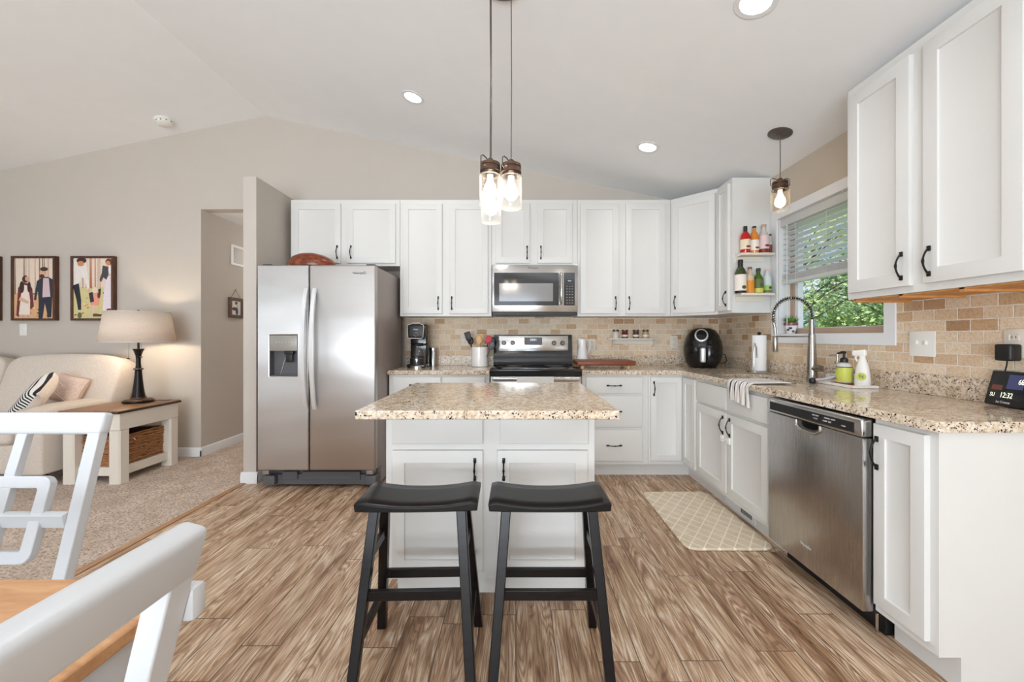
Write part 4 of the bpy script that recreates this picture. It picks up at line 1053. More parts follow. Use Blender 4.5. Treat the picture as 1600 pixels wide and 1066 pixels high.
blob(bm, 0, .165, .02, .018, -.0125, 1); blob(bm, -.02, .1, .05, .02, -.0125, 1); blob(bm, .01, .07, .022, .035, -.013, 2); blob(bm, .02, .13, .012, .016, -.013, 3)
obj('print', bm, [pm((226, 222, 216)), pm((50, 52, 56)), pm((34, 38, 62)), pm((200, 170, 150))], r)
bm = B(); tube(bm, [(-.08, -.008, .222), (0, -.006, .315), (.08, -.008, .222)], .0016, 5); lathe(bm, [(.004, 0), (.004, .01)], (0, -.006, .31), 8); obj('hanging_cord', bm, 'bronze', r)

# ---------------------------------------------------------------- sofa
sf = thing('sofa', 'light linen sofa against the living room back wall', 'sofa', (-4.9, 3.6, 0))
def sx_(x): return x + 4.9
bm = B(); rbox(bm, sx_(-6.0), sx_(-3.96), -.38, .42, .1, .34, .03, 4); obj('base', bm, 'sofa', sf)
bm = B(); rbox(bm, sx_(-6.1), sx_(-3.74), .22, .455, .12, .88, .05, 5); obj('back_frame', bm, 'sofa', sf)
for x0, x1 in ((-3.975, -3.725), (-6.25, -6.0)):
    bm = B(); rbox(bm, sx_(x0) + .015, sx_(x1) - .01, -.395, .44, .1, .60, .02, 3)
    t = B(); superell(t, (0, 0, 0), .14, .43, .075, .25, .6); merge(bm, t, Matrix.Translation((sx_((x0 + x1) / 2), .022, .565)))
    obj('arm', bm, 'sofa', sf)
for x0, x1 in ((-4.95, -3.985), (-5.95, -4.97)):
    bm = B(); rbox(bm, sx_(x0), sx_(x1), -.41, .24, .34, .485, .045, 5); obj('seat_cushion', bm, 'sofac', sf)
def backc(x0, x1, lean):
    bm = B(); t = B(); superell(t, (0, 0, 0), (x1 - x0) / 2, .11, .28, .22, .35, 40, 20, fn=lambda p: p + Vector((lean * p.z * .5, .0, .014 * math.cos(p.x * 4))))
    merge(bm, t, Matrix.Translation((sx_((x0 + x1) / 2), .255, .74)) @ Matrix.Rotation(math.radians(-14), 4, 'X')); obj('back_cushion', bm, 'sofac', sf)
backc(-4.78, -3.70, .12); backc(-5.86, -4.79, .1)
for x, y in ((-3.8, -.33), (-6.1, -.33), (-3.8, .38), (-6.1, .38)):
    bm = B(); lathe(bm, [(.03, 0.004), (.032, .1)], (sx_(x), y, 0), 12); obj('foot', bm, 'endedge', sf)
p = thing('throw_pillow', 'blush pink throw pillow against the sofa back', 'pillow', (-4.06, 3.68, .725), rot=(math.radians(-22), math.radians(10), math.radians(-10)))
bm = B(); pillow(bm, .34, .25, .12); obj('cover', bm, 'pillowp', p)
bm = B(); 
for k in (-.07, .05): tube(bm, [(-.14 + i * .035, -.063 + .0011 * abs(i - 4) ** 2.3, k * .7 + .05 - i * .013) for i in range(9)], .0016, 5)
obj('seams', bm, 'pilloww', p)
p = thing('throw_pillow', 'black and white striped throw pillow leaning by the sofa arm', 'pillow', (-4.05, 3.40, .655), rot=Matrix(((.7, .60, -.38), (-.1, .62, .78), (.7, -.50, .50))).to_euler())
bm = B(); pillow(bm, .46, .34, .15, mi_back=1); obj('cover', bm, ['stripe', 'pilloww'], p)

# ---------------------------------------------------------------- end table, basket, lamp
et = thing('end_table', 'cream end table with walnut top beside the sofa', 'table', (-3.44, 3.575, 0))
bm = B(); rbox(bm, -.235, .25, -.31, .3, .58, .602, .006, 2); tp = obj('tabletop', bm, 'endtop', et)
bm = B(); prism(bm, [(-.239, -.314), (.254, -.314), (.254, .304), (-.239, .304)], .5765, .5935, 'xy', holes=[[(-.2345, -.3095), (.2495, -.3095), (.2495, .2995), (-.2345, .2995)]]); obj('edge_band', bm, 'endedge', tp, .002)
bm = B(); prism(bm, [(-.225, -.285), (.238, -.285), (.238, .285), (-.225, .285)], .44, .5795, 'xy', holes=[[(-.2, -.26), (.213, -.26), (.213, .26), (-.2, .26)]]); obj('apron', bm, 'cream', et, .002)
for a in (-.18, .193):
    for b in (-.243, .243):
        c = .012; bm = B(); s = .047
        prism(bm, [(a - s + c, b - s), (a + s - c, b - s), (a + s, b - s + c), (a + s, b + s - c), (a + s - c, b + s), (a - s + c, b + s), (a - s, b + s - c), (a - s, b - s + c)], 0, .438, 'xy'); obj('leg', bm, 'cream', et)
bm = B(); box(bm, -.18, .193, -.225, .225, .085, .105); box(bm, -.19, -.17, -.2, .2, .06, .13); box(bm, .185, .215, -.2, .2, .06, .13); box(bm, -.14, .15, -.25, -.225, .06, .13); box(bm, -.14, .15, .225, .25, .06, .13); obj('shelf', bm, 'cream', et, .002)
bk = thing('wicker_basket', 'brown woven basket on the lower shelf of the end table', 'basket', (-3.433, 3.572, .1055))
bm = B(); rg_ = random.Random(5)
def rrp(a, b, r_, z, jit): return [Vector((x + rg_.uniform(-jit, jit), y + rg_.uniform(-jit, jit), z + rg_.uniform(-jit, jit))) for x, y in (arc(a - r_, b - r_, r_, 0, 90, 3) + [(0, b)] + arc(-a + r_, b - r_, r_, 90, 180, 3) + [(-a, .1), (-a, 0), (-a, -.1)] + arc(-a + r_, -b + r_, r_, 180, 270, 3) + [(0, -b)] + arc(a - r_, -b + r_, r_, 270, 360, 3) + [(a, -.15), (a, -.1), (a, -.05), (a, 0), (a, .05), (a, .1), (a, .15)])]
for k in range(21): tube(bm, rrp(.160 + .0004 * k + .004 * (k % 2), .21 + .004 * (k % 2), .03, .009 + k * .0128, .005), .0075, 6, closed=True)
prism(bm, [(-.13, -.18), (.13, -.18), (.13, .18), (-.13, .18)], 0, .01, 'xy')
obj('weave', bm, 'wicker', bk)
bm = B(); prism(bm, [(-.145, -.195), (.145, -.195), (.145, .195), (-.145, .195)], .01, .262, 'xy', holes=[[(-.14, -.19), (.14, -.19), (.14, .19), (-.14, .19)]]); obj('lining', bm, 'endedge', bk)
mg = thing('magazine', 'magazine leaning up out of the wicker basket', 'magazine', (-3.37, 3.64, .128), rot=(math.radians(42), 0, .2))
bm = B(); rbox(bm, -.08, .08, -.004, .004, 0, .285, .002, 1); obj('cover', bm, 'printw', mg)
mg = thing('remote_control', 'dark object poking out of the wicker basket behind the magazine', 'remote', (-3.37, 3.70, .13), rot=(math.radians(40), 0, .35))
bm = B(); rbox(bm, -.02, .02, -.008, .008, .0, .30, .004, 2); obj('body', bm, 'blackm', mg)
lp = thing('table_lamp', 'table lamp with linen drum shade and dark turned base', 'lamp', (-3.44, 3.71, .6025))
bm = B(); lathe(bm, [(.0, 0), (.11, 0), (.113, .006), (.113, .016), (.106, .022)], seg=40); obj('foot', bm, 'bronze', lp)
bm = B(); lathe(bm, [(.106, .021), (.098, .03), (.06, .036), (.055, .046), (.058, .05)], seg=32); obj('foot_ring', bm, 'copperish', lp)
bm = B(); lathe(bm, [(.05, .048), (.049, .06), (.042, .1), (.034, .17), (.028, .24), (.024, .288), (.03, .296)], seg=28); obj('column', bm, 'bronze', lp)
bm = B(); lathe(bm, [(.028, .295), (.037, .3), (.037, .307), (.027, .312)], seg=28); obj('collar', bm, 'pewter', lp)
bm = B(); lathe(bm, [(.022, .31), (.018, .34), (.017, .38), (.02, .42), (.034, .468), (.042, .482), (.042, .487), (.0, .487)], seg=28); lathe(bm, [(.009, .486), (.009, .56)], seg=10); obj('neck', bm, 'bronze', lp)
bm = B(); lathe(bm, [(.27, .548), (.2275, .82)], seg=56, cap=False); o = obj('shade', bm, 'shade', lp)
so = o.modifiers.new('s', 'SOLIDIFY'); so.thickness = .002
bm = B(); tube(bm, [(.2685 * math.cos(a * PI / 24), .2685 * math.sin(a * PI / 24), .549) for a in range(48)], .003, 6, closed=True); tube(bm, [(.2275 * math.cos(a * PI / 24), .2275 * math.sin(a * PI / 24), .82) for a in range(48)], .003, 6, closed=True)
obj('shade_trim', bm, 'cream', lp)
bm = B()
for a in range(3): tube(bm, [(0, 0, .812), (.225 * math.cos(a * 2 * PI / 3), .225 * math.sin(a * 2 * PI / 3), .815)], .0018, 5)
tube(bm, [(0, 0, .56), (.05, 0, .6), (.05, 0, .76), (0, 0, .812), (-.05, 0, .76), (-.05, 0, .6), (0, 0, .56)], .0016, 5); obj('harp', bm, 'pewter', lp)
bm = B(); lathe(bm, [(.0, .812), (.012, .814), (.016, .826), (.01, .838), (0, .842)], seg=14); obj('finial', bm, 'bronze', lp)
for s, zz in ((-1, .405), (1, .42)):
    bm = B(); tube(bm, [(s * .055, -.03, .56), (s * .058, -.035, zz)], .0012, 5); lathe(bm, [(.0, 0), (.008, .002), (.012, .008), (.0, .014)], (s * .058, -.035, zz - .012), 12); obj('pull_chain', bm, 'copperish', lp)
bm = B(); 
lathe(bm, [(0, .68), (.02, .675), (.03, .65), (.026, .62), (.014, .595), (.013, .57)], (.04, 0, 0), 16); obj('bulb', bm, 'bulbw', lp)
bm = B(); tube(bm, [(.1, .03, .004), (.14, .05, .012), (.18, .08, .003), (.19, .13, .003)], .0025, 6); obj('cord', bm, 'bronze', lp)
light('hall_fill', 'POINT', (-2.7, 6.0, 2.3), 36, (1, .95, .88), .12)  # added point lamp without a fixture, brightens the hallway walls
light('table_lamp_light', 'POINT', (-3.49, 3.71, 1.23), 11, (1, .84, .64), .05)

# ---------------------------------------------------------------- counter items
Z = ZT1 + .0006
cm = thing('coffee_maker', 'black drip coffee maker with glass carafe on the left counter', 'coffee maker', (-.909, 3.80, Z))
bm = B(); rbox(bm, -.085, .085, -.1, .12, 0, .035, .012, 3); rbox(bm, -.082, .078, .02, .12, .03, .4, .015, 3); obj('body', bm, 'black', cm)
bm = B(); rbox(bm, -.078, .078, -.1, .03, .27, .40, .02, 4); hd = obj('brew_head', bm, 'blackm', cm)
bm = B(); ol = [(-.066, .27), (.05, .27), (.064, .28), (.072, .375), (.066, .393), (.045, .397), (.038, .408), (-.038, .408), (-.045, .397), (-.07, .393), (-.077, .375), (-.074, .28)]
tube(bm, [(x, -.101, z) for x, z in ol], .0036, 6, closed=True); obj('trim_line', bm, 'handle_al', hd)
bm = B(); tube(bm, [(.018 * math.cos(a * PI / 10), -.102, .305 + .018 * math.sin(a * PI / 10)) for a in range(20)], .0025, 6, closed=True); obj('dial', bm, 'steelp', hd)
text('NINJA', .017, 'printw', hd, (0, -.1012, .35), name='lettering', thick=.0008)
bm = B(); lathe(bm, [(.084, .0), (.084, .014), (.078, .02)], (0, -.03, 0), 32); obj('warming_plate', bm, 'steelp', cm)
bm = B(); lathe(bm, [(.062, .022), (.07, .03), (.072, .09), (.062, .15), (.046, .185), (.046, .2)], (0, -.035, 0), 28, cap=False); cf = obj('carafe', bm, 'glass', cm)
bm = B(); lathe(bm, [(.0, .198), (.048, .198), (.05, .21), (.04, .225), (0, .228)], (0, -.035, 0), 24); lathe(bm, [(.066, .024), (.068, .03), (.07, .085), (.0, .086)], (0, -.035, 0), 24); obj('lid', bm, 'blackm', cf)
bm = B(); tube(bm, [(.045, -.045, .205), (.075, -.05, .215), (.1, -.055, .19), (.112, -.06, .1)], [.009, .01, .01, .008], 8); obj('carafe_handle', bm, 'blackm', cf)
cn = thing('canister', 'small silver canister beside the coffee maker', 'canister', (-.812, 4.0, Z))
bm = B(); lathe(bm, [(.044, 0), (.044, .15), (.042, .153)], seg=28); obj('body', bm, 'steelv', cn); bm = B(); lathe(bm, [(.045, .151), (.045, .175), (.04, .18), (0, .18)], seg=28); obj('lid', bm, 'steelp', cn)
ck = thing('utensil_crock', 'white ceramic crock filled with cooking utensils', 'crock', (-.347, 3.9, Z))
bm = B(); lathe(bm, [(.073, 0), (.079, .004), (.079, .184), (.076, .187), (.073, .184), (.072, .02), (0, .02)], seg=36); obj('pot', bm, 'ceramic', ck)
def utensil(name, label, dx, dy, lean, L, headf, hm, mat):
    r = thing(name, label, 'utensil', (-.347 + dx, 3.9 + dy, Z + .024), rot=(lean[1], lean[0], 0), group='utensils standing in the white crock')
    bm = B(); tube(bm, [(0, 0, 0), (0, 0, L)], .005, 8); obj('handle', bm, mat, r)
    bm = B(); headf(bm, L); obj('head', bm, hm, r)
R_ = math.radians
def spoonh(bm, L): superell(bm, (0, 0, L + .03), .03, .008, .042, 1, 1, 16, 10)
def spath(bm, L): rbox(bm, -.028, .028, -.003, .003, L - .005, L + .075, .003, 2)
utensil('slotted_turner', 'black slotted turner leaning left in the crock', -.03, 0, (R_(-17), 0), .245, spath, 'blackm', 'blackm')
utensil('ladle', 'black ladle with dark red handle in the crock', -.045, .02, (R_(-12), R_(-4)), .20, spoonh, 'blackm', plain('dark_red_plastic', (120, 24, 34), .4))
utensil('wooden_spoon', 'wooden spoon standing in the middle of the crock', -.005, -.02, (R_(0), 0), .20, spoonh, 'lightwood', 'lightwood')
utensil('wooden_spatula', 'wooden spatula behind the wooden spoon in the crock', .0, .03, (R_(2), R_(-6)), .215, spath, 'lightwood', 'lightwood')
utensil('silicone_spatula', 'bright red silicone spatula in the crock', .03, 0, (R_(14), 0), .20, spath, plain('red_silicone', (198, 30, 44), .45), 'blackm')
utensil('serving_spoon', 'black serving spoon leaning right in the crock', .045, .015, (R_(20), 0), .20, spoonh, 'blackm', 'blackm')
utensil('masher', 'dark grey serving fork low at the right of the crock', .04, -.025, (R_(24), R_(6)), .16, spoonh, 'grey', 'grey')
pt = thing('pitcher', 'tall white ceramic pitcher behind the cutting board', 'pitcher', (.645, 3.95, Z))
bm = B(); lathe(bm, [(.05, 0), (.056, .006), (.056, .05), (.046, .14), (.036, .2), (.04, .262), (.037, .262), (.033, .2), (.04, .14), (0, .02)], seg=32)
for v in bm.verts:
    if v.co.z > .24 and v.co.x < -.02: v.co.x -= .012; v.co.z += .008
obj('jug', bm, 'ceramic', pt); bm = B(); tube(bm, [(.036, 0, .25), (.068, 0, .255), (.08, 0, .2), (.05, 0, .11)], .006, 8); obj('handle', bm, 'ceramic', pt)
cb = thing('cutting_board', 'thick reddish brown cutting board on small feet', 'board', (.80, 3.72, Z))
bm = B(); rbox(bm, -.26, .255, -.15, .15, .03, .072, .01, 3); obj('board', bm, 'board', cb)
for a in (-.21, .2):
    for b in (-.11, .11): bm = B(); lathe(bm, [(.014, 0), (.018, .01), (.014, .03)], (a, b, 0), 14); obj('foot', bm, 'lightwood', cb)
sh = thing('spice_shelf', 'small cream wall shelf holding four spice jars', 'shelf', (1.165, YB - .0105, 1.10))
bm = B(); rbox(bm, -.258, .258, -.085, 0, .072, .085, .003, 2); obj('board', bm, 'cream', sh)
bm = B(); box(bm, -.2, .2, -.012, 0, .028, .072); obj('back_rail', bm, 'cream', sh)
for s in (-1, 1): bm = B(); prism(bm, [(0, 0), (-.015, 0), (-.07, .072), (0, .072)], s * .2 - .006, s * .2 + .006, 'yz'); obj('bracket', bm, 'cream', sh)
for i, (x, c, lb) in enumerate(((.985, (222, 216, 206), 'white filled spice jar, leftmost on the small shelf'), (1.074, (110, 28, 22), 'dark red spice jar, second from the left on the small shelf'), (1.184, (96, 72, 46), 'brown spice jar with pale label, third from the left on the small shelf'), (1.279, (186, 160, 120), 'pale tan spice jar, rightmost on the small shelf'))):
    j = thing('spice_jar', lb, 'jar', (x, 4.012, 1.1856), group='spice jars on the small wall shelf')
    bm = B(); lathe(bm, [(.026, 0), (.03, .004), (.03, .05), (.024, .06), (.024, .066)], seg=20); obj('glass', bm, plain('spice_fill', c, .2), j)
    bm = B(); lathe(bm, [(.029, .064), (.03, .066), (.03, .082), (.0, .083)], seg=20); obj('lid', bm, 'pewter', j)
    if i: bm = B(); lathe(bm, [(.0305, .014), (.0305, .034)], seg=20, cap=False); obj('label_band', bm, 'cream', j)

af = thing('air_fryer', 'black egg-shaped air fryer with silver dial and handle', 'air fryer', (1.745, 3.80, Z), R_(-14))
bm = B(); lathe(bm, [(.0, 0), (.115, 0), (.125, .012), (.15, .05), (.168, .12), (.17, .18), (.16, .24), (.138, .3), (.108, .342), (.07, .362), (0, .366)], seg=48, sy=1.0); obj('body', bm, 'black', af)
bm = B(); lathe(bm, [(.118, .012), (.121, .016), (.142, .05)], seg=40, cap=False); t = B(); obj('base_ring', bm, 'board', af); t.free()
Fm = Matrix.Translation((-.035, -.128, .292)) @ Matrix.Rotation(R_(62), 4, 'X') @ Matrix.Rotation(R_(-10), 4, 'Y')
bm = B(); t = B(); lathe(t, [(.055, -.02), (.06, .0), (.058, .016), (.048, .02), (.046, .012), (.0, .01)], seg=36, sx=.95, sy=1.1); merge(bm, t, Fm); dl = obj('dial_bezel', bm, 'handle_al', af)
bm = B(); t = B(); lathe(t, [(.045, .012), (.045, .018), (0, .02)], seg=32, sx=.95, sy=1.1); merge(bm, t, Fm); obj('dial', bm, 'black', dl)
bm = B(); rbox(bm, -.055, -.012, -.215, -.15, .055, .185, .012, 3); hd = obj('drawer_handle', bm, 'handle_al', af)
bm = B(); rbox(bm, -.005, .075, -.182, -.1, .045, .22, .02, 3); obj('drawer_front', bm, 'black', af)
bm = B(); tube(bm, [(.15, .04, .04), (.19, .06, .03), (.215, .05, .06), (.2, .03, .115), (.165, .03, .12)], .004, 6); obj('cord', bm, 'blackm', af)

ph = thing('paper_towel_holder', 'steel paper towel holder with a white roll by the faucet', 'paper towel holder', (1.925, 3.22, Z))
bm = B(); lathe(bm, [(.0, 0), (.085, 0), (.087, .006), (.08, .014), (.0, .016)], seg=36); obj('base', bm, 'steelp', ph)
bm = B(); lathe(bm, [(.018, .017), (.05, .017), (.05, .295), (.018, .295)], seg=36, cap=False); obj('paper_roll', bm, 'paper', ph)
bm = B(); lathe(bm, [(.006, .014), (.006, .3), (.013, .304), (.015, .312), (.008, .32), (0, .322)], seg=14); obj('post', bm, 'blackm', ph)
bm = B(); tube(bm, [(-.062, -.035, .012), (-.064, -.036, .12), (-.062, -.036, .2), (-.056, -.033, .235), (-.045, -.04, .2), (-.044, -.042, .12)], .0045, 8); obj('tension_arm', bm, 'nickel', ph)

# faucet
fc = thing('kitchen_faucet', 'tall spring pull-down kitchen faucet in brushed nickel', 'faucet', (1.935, 2.66, Z))
bm = B(); lathe(bm, [(.0, 0), (.032, 0), (.032, .006), (.03, .01), (.029, .05), (.026, .16), (.0215, .26), (.02, .29), (.021, .3), (.0, .3)], seg=28); obj('column', bm, 'nickel', fc)
bm = B(); lathe(bm, [(.0155, .29), (.0155, .395)], seg=20); obj('riser', bm, 'nickel', fc)
AR = .127; path = []
for i in range(61):
    a = PI * i / 60; path.append(Vector((-AR + AR * math.cos(a), 0, .42 + .0 + AR * .92 * math.sin(a))))
path = [Vector((0, 0, .38)), Vector((0, 0, .4))] + path + [Vector((-2 * AR, 0, .40)), Vector((-2 * AR + .003, 0, .37))]
bm = B(); tube(bm, path, .0065, 8); hs = obj('hose', bm, 'blackm', fc)
bm = B(); coil = []; Ls = [0]
for a, b in zip(path, path[1:]): Ls.append(Ls[-1] + (b - a).length)
turns = 30; N = turns * 10
for k in range(N + 1):
    s = Ls[-1] * k / N; i = max(0, min(len(Ls) - 2, next((q for q in range(len(Ls) - 1) if Ls[q + 1] >= s), len(Ls) - 2)))
    f = (s - Ls[i]) / max(1e-6, Ls[i + 1] - Ls[i]); p = path[i].lerp(path[i + 1], f); d = (path[i + 1] - path[i]).normalized(); n = d.cross(Vector((0, 1, 0)))
    an = 2 * PI * turns * k / N; coil.append(p + (n * math.cos(an) + Vector((0, 1, 0)) * math.sin(an)) * .0125)
tube(bm, coil, .002, 5); obj('spring', bm, 'nickel', fc)
bm = B(); tube(bm, [(-2 * AR + .003, 0, .38), (-2 * AR + .012, 0, .34), (-2 * AR + .014, 0, .30)], .0085, 10); lathe(bm, [(.014, .29), (.0155, .285), (.016, .19), (.014, .185), (0, .185)], (-2 * AR + .014, 0, 0), 20); obj('spray_head', bm, 'nickel', fc)
bm = B(); tube(bm, [(0, 0, .285), (-2 * AR + .03, 0, .285)], .0045, 8); tube(bm, [(-2 * AR + .014 + .018 * math.cos(a * PI / 8), .018 * math.sin(a * PI / 8), .285) for a in range(16)], .004, 6, closed=True); obj('docking_arm', bm, 'nickel', fc)
bm = B(); t = B(); lathe(t, [(.02, 0), (.021, .05), (.019, .056), (0, .056)], seg=20); merge(bm, t, Matrix.Translation((.0, -.015, .075)) @ Matrix.Rotation(R_(82), 4, 'X') @ Matrix.Rotation(R_(8), 4, 'Y')); tube(bm, [(.0, -.055, .08), (-.025, -.075, .09), (-.05, -.085, .1)], [.009, .006, .005], 8); obj('lever_handle', bm, 'nickel', fc)

# sink caddy items
Zt = Z
tr = thing('soap_tray', 'white tray holding the soap pump and spray bottle', 'tray', (1.918, 2.345, Z), R_(-4))
bm = B(); rbox(bm, -.075, .06, -.135, .14, 0, .007, .003, 2); prism(bm, [(-.075, -.135), (.06, -.135), (.06, .14), (-.075, .14)], .005, .016, 'xy', holes=[[(-.07, -.13), (.055, -.13), (.055, .135), (-.07, .135)]]); obj('dish', bm, 'ceramic', tr)
Zt = Z + .0075
bl_ = thing('wooden_coaster', 'small brown coaster under the soap pump bottle', 'coaster', (1.903, 2.36, Zt))
bm = B(); rbox(bm, -.042, .042, -.045, .045, 0, .011, .003, 2); obj('base', bm, 'board', bl_)
sp = thing('soap_pump_bottle', 'hand soap bottle with yellow-green label and black pump', 'soap bottle', (1.903, 2.36, Zt + .0116))
grn = plain('yellow_green_label', (198, 204, 92), .5, var=.03); 
bm = B(); lathe(bm, [(.0, 0), (.036, 0), (.038, .006), (.038, .09), (.03, .108), (.016, .114), (.016, .118), (0, .118)], seg=28); obj('bottle', bm, plain('cloudy_plastic', (206, 204, 196), .2, var=0), sp)
bm = B(); lathe(bm, [(.0386, .004), (.0386, .086)], seg=28, cap=False); lb_ = obj('front_label', bm, grn, sp)
bm = B(); lathe(bm, [(.039, .086), (.039, .091)], seg=28, cap=False); obj('label_stripe', bm, 'blackm', lb_)
text("MRS. MEYER'S", .0095, 'printd', lb_, (-.0385, -.0, .077), rot=(PI / 2, 0, -PI / 2 + .5), name='lettering'); text('HAND SOAP', .009, 'printd', lb_, (-.0385, -.0, .02), rot=(PI / 2, 0, -PI / 2 + .5), name='lettering')
bm = B(); lathe(bm, [(.019, .115), (.019, .135), (.012, .142), (.006, .144), (.006, .17), (0, .17)], seg=20); tube(bm, [(.008, 0, .172), (-.01, .003, .173), (-.034, .008, .166)], [.009, .008, .005], 8); obj('pump', bm, 'blackm', sp)
sb = thing('spray_bottle', 'white trigger spray bottle on the soap tray', 'spray bottle', (1.935, 2.272, Zt))
bm = B(); superb = [(.0, 0), (.04, 0), (.043, .005), (.041, .05), (.032, .11), (.02, .145), (.016, .152), (.016, .17)]; lathe(bm, superb, seg=28, sx=.75); obj('bottle', bm, 'wplastic', sb)
bm = B(); t = B(); rbox(t, -.02, .05, -.013, .013, .165, .205, .01, 3); 
for v in t.verts:
    if v.co.x > .03: v.co.z = .165 + (v.co.z - .165) * .8
merge(bm, t, Matrix.Rotation(R_(110), 4, 'Z')); tube(bm, [Matrix.Rotation(R_(110), 3, 'Z') @ Vector(q) for q in ((.03, 0, .17), (.035, 0, .155), (.026, 0, .135))], [.006, .005, .004], 8); obj('trigger_head', bm, 'wplastic', sb)
bm = B(); t = B(); lathe(t, [(.0, 0), (.026, 0)], seg=24, cap=False); t.free()
lathe(bm, [(.022, 0), (.022, .0012), (0, .0012)], seg=24); obj('round_label', bm, grn, sb, loc=(-.026, -.022, .055), rot=(R_(84), 0, R_(-50)))
lathe_t = text('fit', .03, 'printd', sb, (-.0272, -.0235, .055), rot=(R_(84), 0, R_(-50)), name='lettering')
gd = thing('glass_soap_dispenser', 'clear glass dispenser with metal pump behind the dish brush', 'soap dispenser', (1.975, 2.50, Z))
bm = B(); lathe(bm, [(.034, .001), (.036, .006), (.036, .09), (.02, .115), (.014, .12)], seg=24, cap=False); obj('bottle', bm, 'glass', gd)
bm = B(); lathe(bm, [(.015, .118), (.015, .132), (.006, .136), (.006, .165), (.009, .168), (.009, .176), (0, .178)], seg=16); tube(bm, [(0, 0, .172), (-.04, .01, .17)], .004, 8); obj('pump', bm, 'steelp', gd)
bm = B(); lathe(bm, [(0, .003), (.033, .003), (.034, .05), (0, .05)], seg=24); obj('soap', bm, plain('pale_soap', (226, 222, 214), .3), gd)
sd = thing('sponge_box', 'small white box beside the faucet base', 'box', (1.965, 2.425, Z))
bm = B(); rbox(bm, -.02, .02, -.03, .03, 0, .05, .004, 2); obj('box', bm, 'wplastic', sd); sd.location = (1.99, 2.56, Z)
br = thing('dish_brush', 'dish brush with dark round head and grey handle lying by the faucet', 'brush', (1.80, 2.47, Z + .0185), rot=(0, 0, R_(-35)))
bm = B(); lathe(bm, [(0, -.018), (.018, -.018), (.022, -.005), (.018, .012), (0, .018)], seg=18, sx=.85); obj('bristle_head', bm, 'blackm', br)
bm = B(); tube(bm, [(.015, 0, .004), (.05, .0, .008), (.09, 0, .02), (.14, 0, .042)], [.009, .008, .013, .005], 10); obj('handle', bm, plain('pale_grey_plastic', (176, 170, 176), .35, var=0), br)

# striped towel over the counter edge at the sink
tw = B(); rows = []; n = 20
def towel_pt(u, s):  # u across 0..1 (towards the viewer), s along
    return None
prof = [(.125, .006), (.09, .010), (.04, .009), (.0, .009), (-.12, .0075), (-.132, .003), (-.137, -.02), (-.139, -.05), (-.140, -.09), (-.1405, -.13), (-.1405, -.165)]
for k, (dx, dz) in enumerate(prof):
    row = []
    for i in range(n + 1):
        u = i / n; sway = .012 * math.sin(k * .8) * (dz < -.01); drop = .70 + .16 * u
        w_ = .275 - .004 * k
        rip = .0045 * math.sin(u * 24 + k * .15) * (1 if dz < -.01 else .15)
        row.append(((u - .5) * w_ + sway, -dx * 0 + (dx if dz > -.01 or True else dx) + (rip - .006 if dz < -.01 else 0), dz * (drop if dz < 0 else 1) + (abs(rip) if dz > 0 else 0)))
    rows.append(row)
sheet(tw, rows, .003)
o = tag(obj('hand_towel', tw, 'towel', loc=(1.525, 2.535, ZT1 + .002), rot=(0, 0, -PI / 2)), 'white towel with dark stripes hanging over the counter front at the sink', 'towel')

# weather station
ws = thing('weather_station', 'black digital weather clock leaning on the right counter edge', 'clock', (1.955, 1.60, Z), rot=(0, 0, -PI / 2 - .13))
lean = Matrix.Rotation(R_(-14), 4, 'X')
def wl_(f): 
    t = B(); f(t); bm = B(); merge(bm, t, Matrix.Translation((0, 0, .003)) @ lean); return bm
bm = wl_(lambda t: rbox(t, -.105, .105, -.012, .008, 0, .142, .006, 3)); cs = obj('case', bm, 'blackm', ws)
bm = wl_(lambda t: rbox(t, -.092, .092, -.0135, -.0115, .026, .132, .001, 1)); sc_ = obj('screen', bm, 'screen', ws)
bm = wl_(lambda t: box(t, -.03, .03, -.0145, -.0134, .07, .128)); obj('blue_zone', bm, 'blueglow', sc_)
bm = wl_(lambda t: box(t, -.085, -.045, -.0145, -.0134, .062, .082)); obj('red_zone', bm, 'redglow', sc_)
tl = R_(-14)
for bd, sz, px2, pz2, mt_ in (('SU', .022, -.075, .041, 'digits'), ('12:32', .03, -.022, .042, 'digits'), ('68', .03, .02, .1, 'digits'), ('72', .024, .065, .105, 'digits'), ('45', .024, .065, .06, 'digits')):
    v = lean @ Vector((px2, -.0148, pz2)); text(bd, sz, mt_, sc_, (v.x, v.y, v.z + .003), rot=(PI / 2 + tl, 0, 0), name='digits', sx=.72, thick=.0002)
v = lean @ Vector((-.03, -.0125, .014)); text('La Crosse', .013, 'printw', cs, (v.x, v.y, v.z + .003), rot=(PI / 2 + tl, 0, 0), name='lettering')
bm = B(); box(bm, -.04, .04, .008, .045, 0, .006); bar(bm, (-.0, .012, .02), (-.0, .045, .003), .08, .004, up=(0, 1, 0)); obj('stand', bm, 'blackm', ws)
ad = thing('power_adapter', 'black power adapter plugged into the tile outlet above the weather clock', 'adapter', (RX - .019, 1.648, 1.135), -PI / 2)
bm = B(); rbox(bm, -.028, .03, -.05, 0, -.036, .032, .008, 3); obj('plug', bm, 'blackm', ad)
bm = B(); tube(bm, [(-.005, -.02, -.034), (-.006, -.022, -.055), (-.02, -.014, -.09), (-.024, -.01, -.118), (-.02, -.006, -.16), (.0, -.0055, -.2)], .0025, 6); obj('cord', bm, 'blackm', ad)

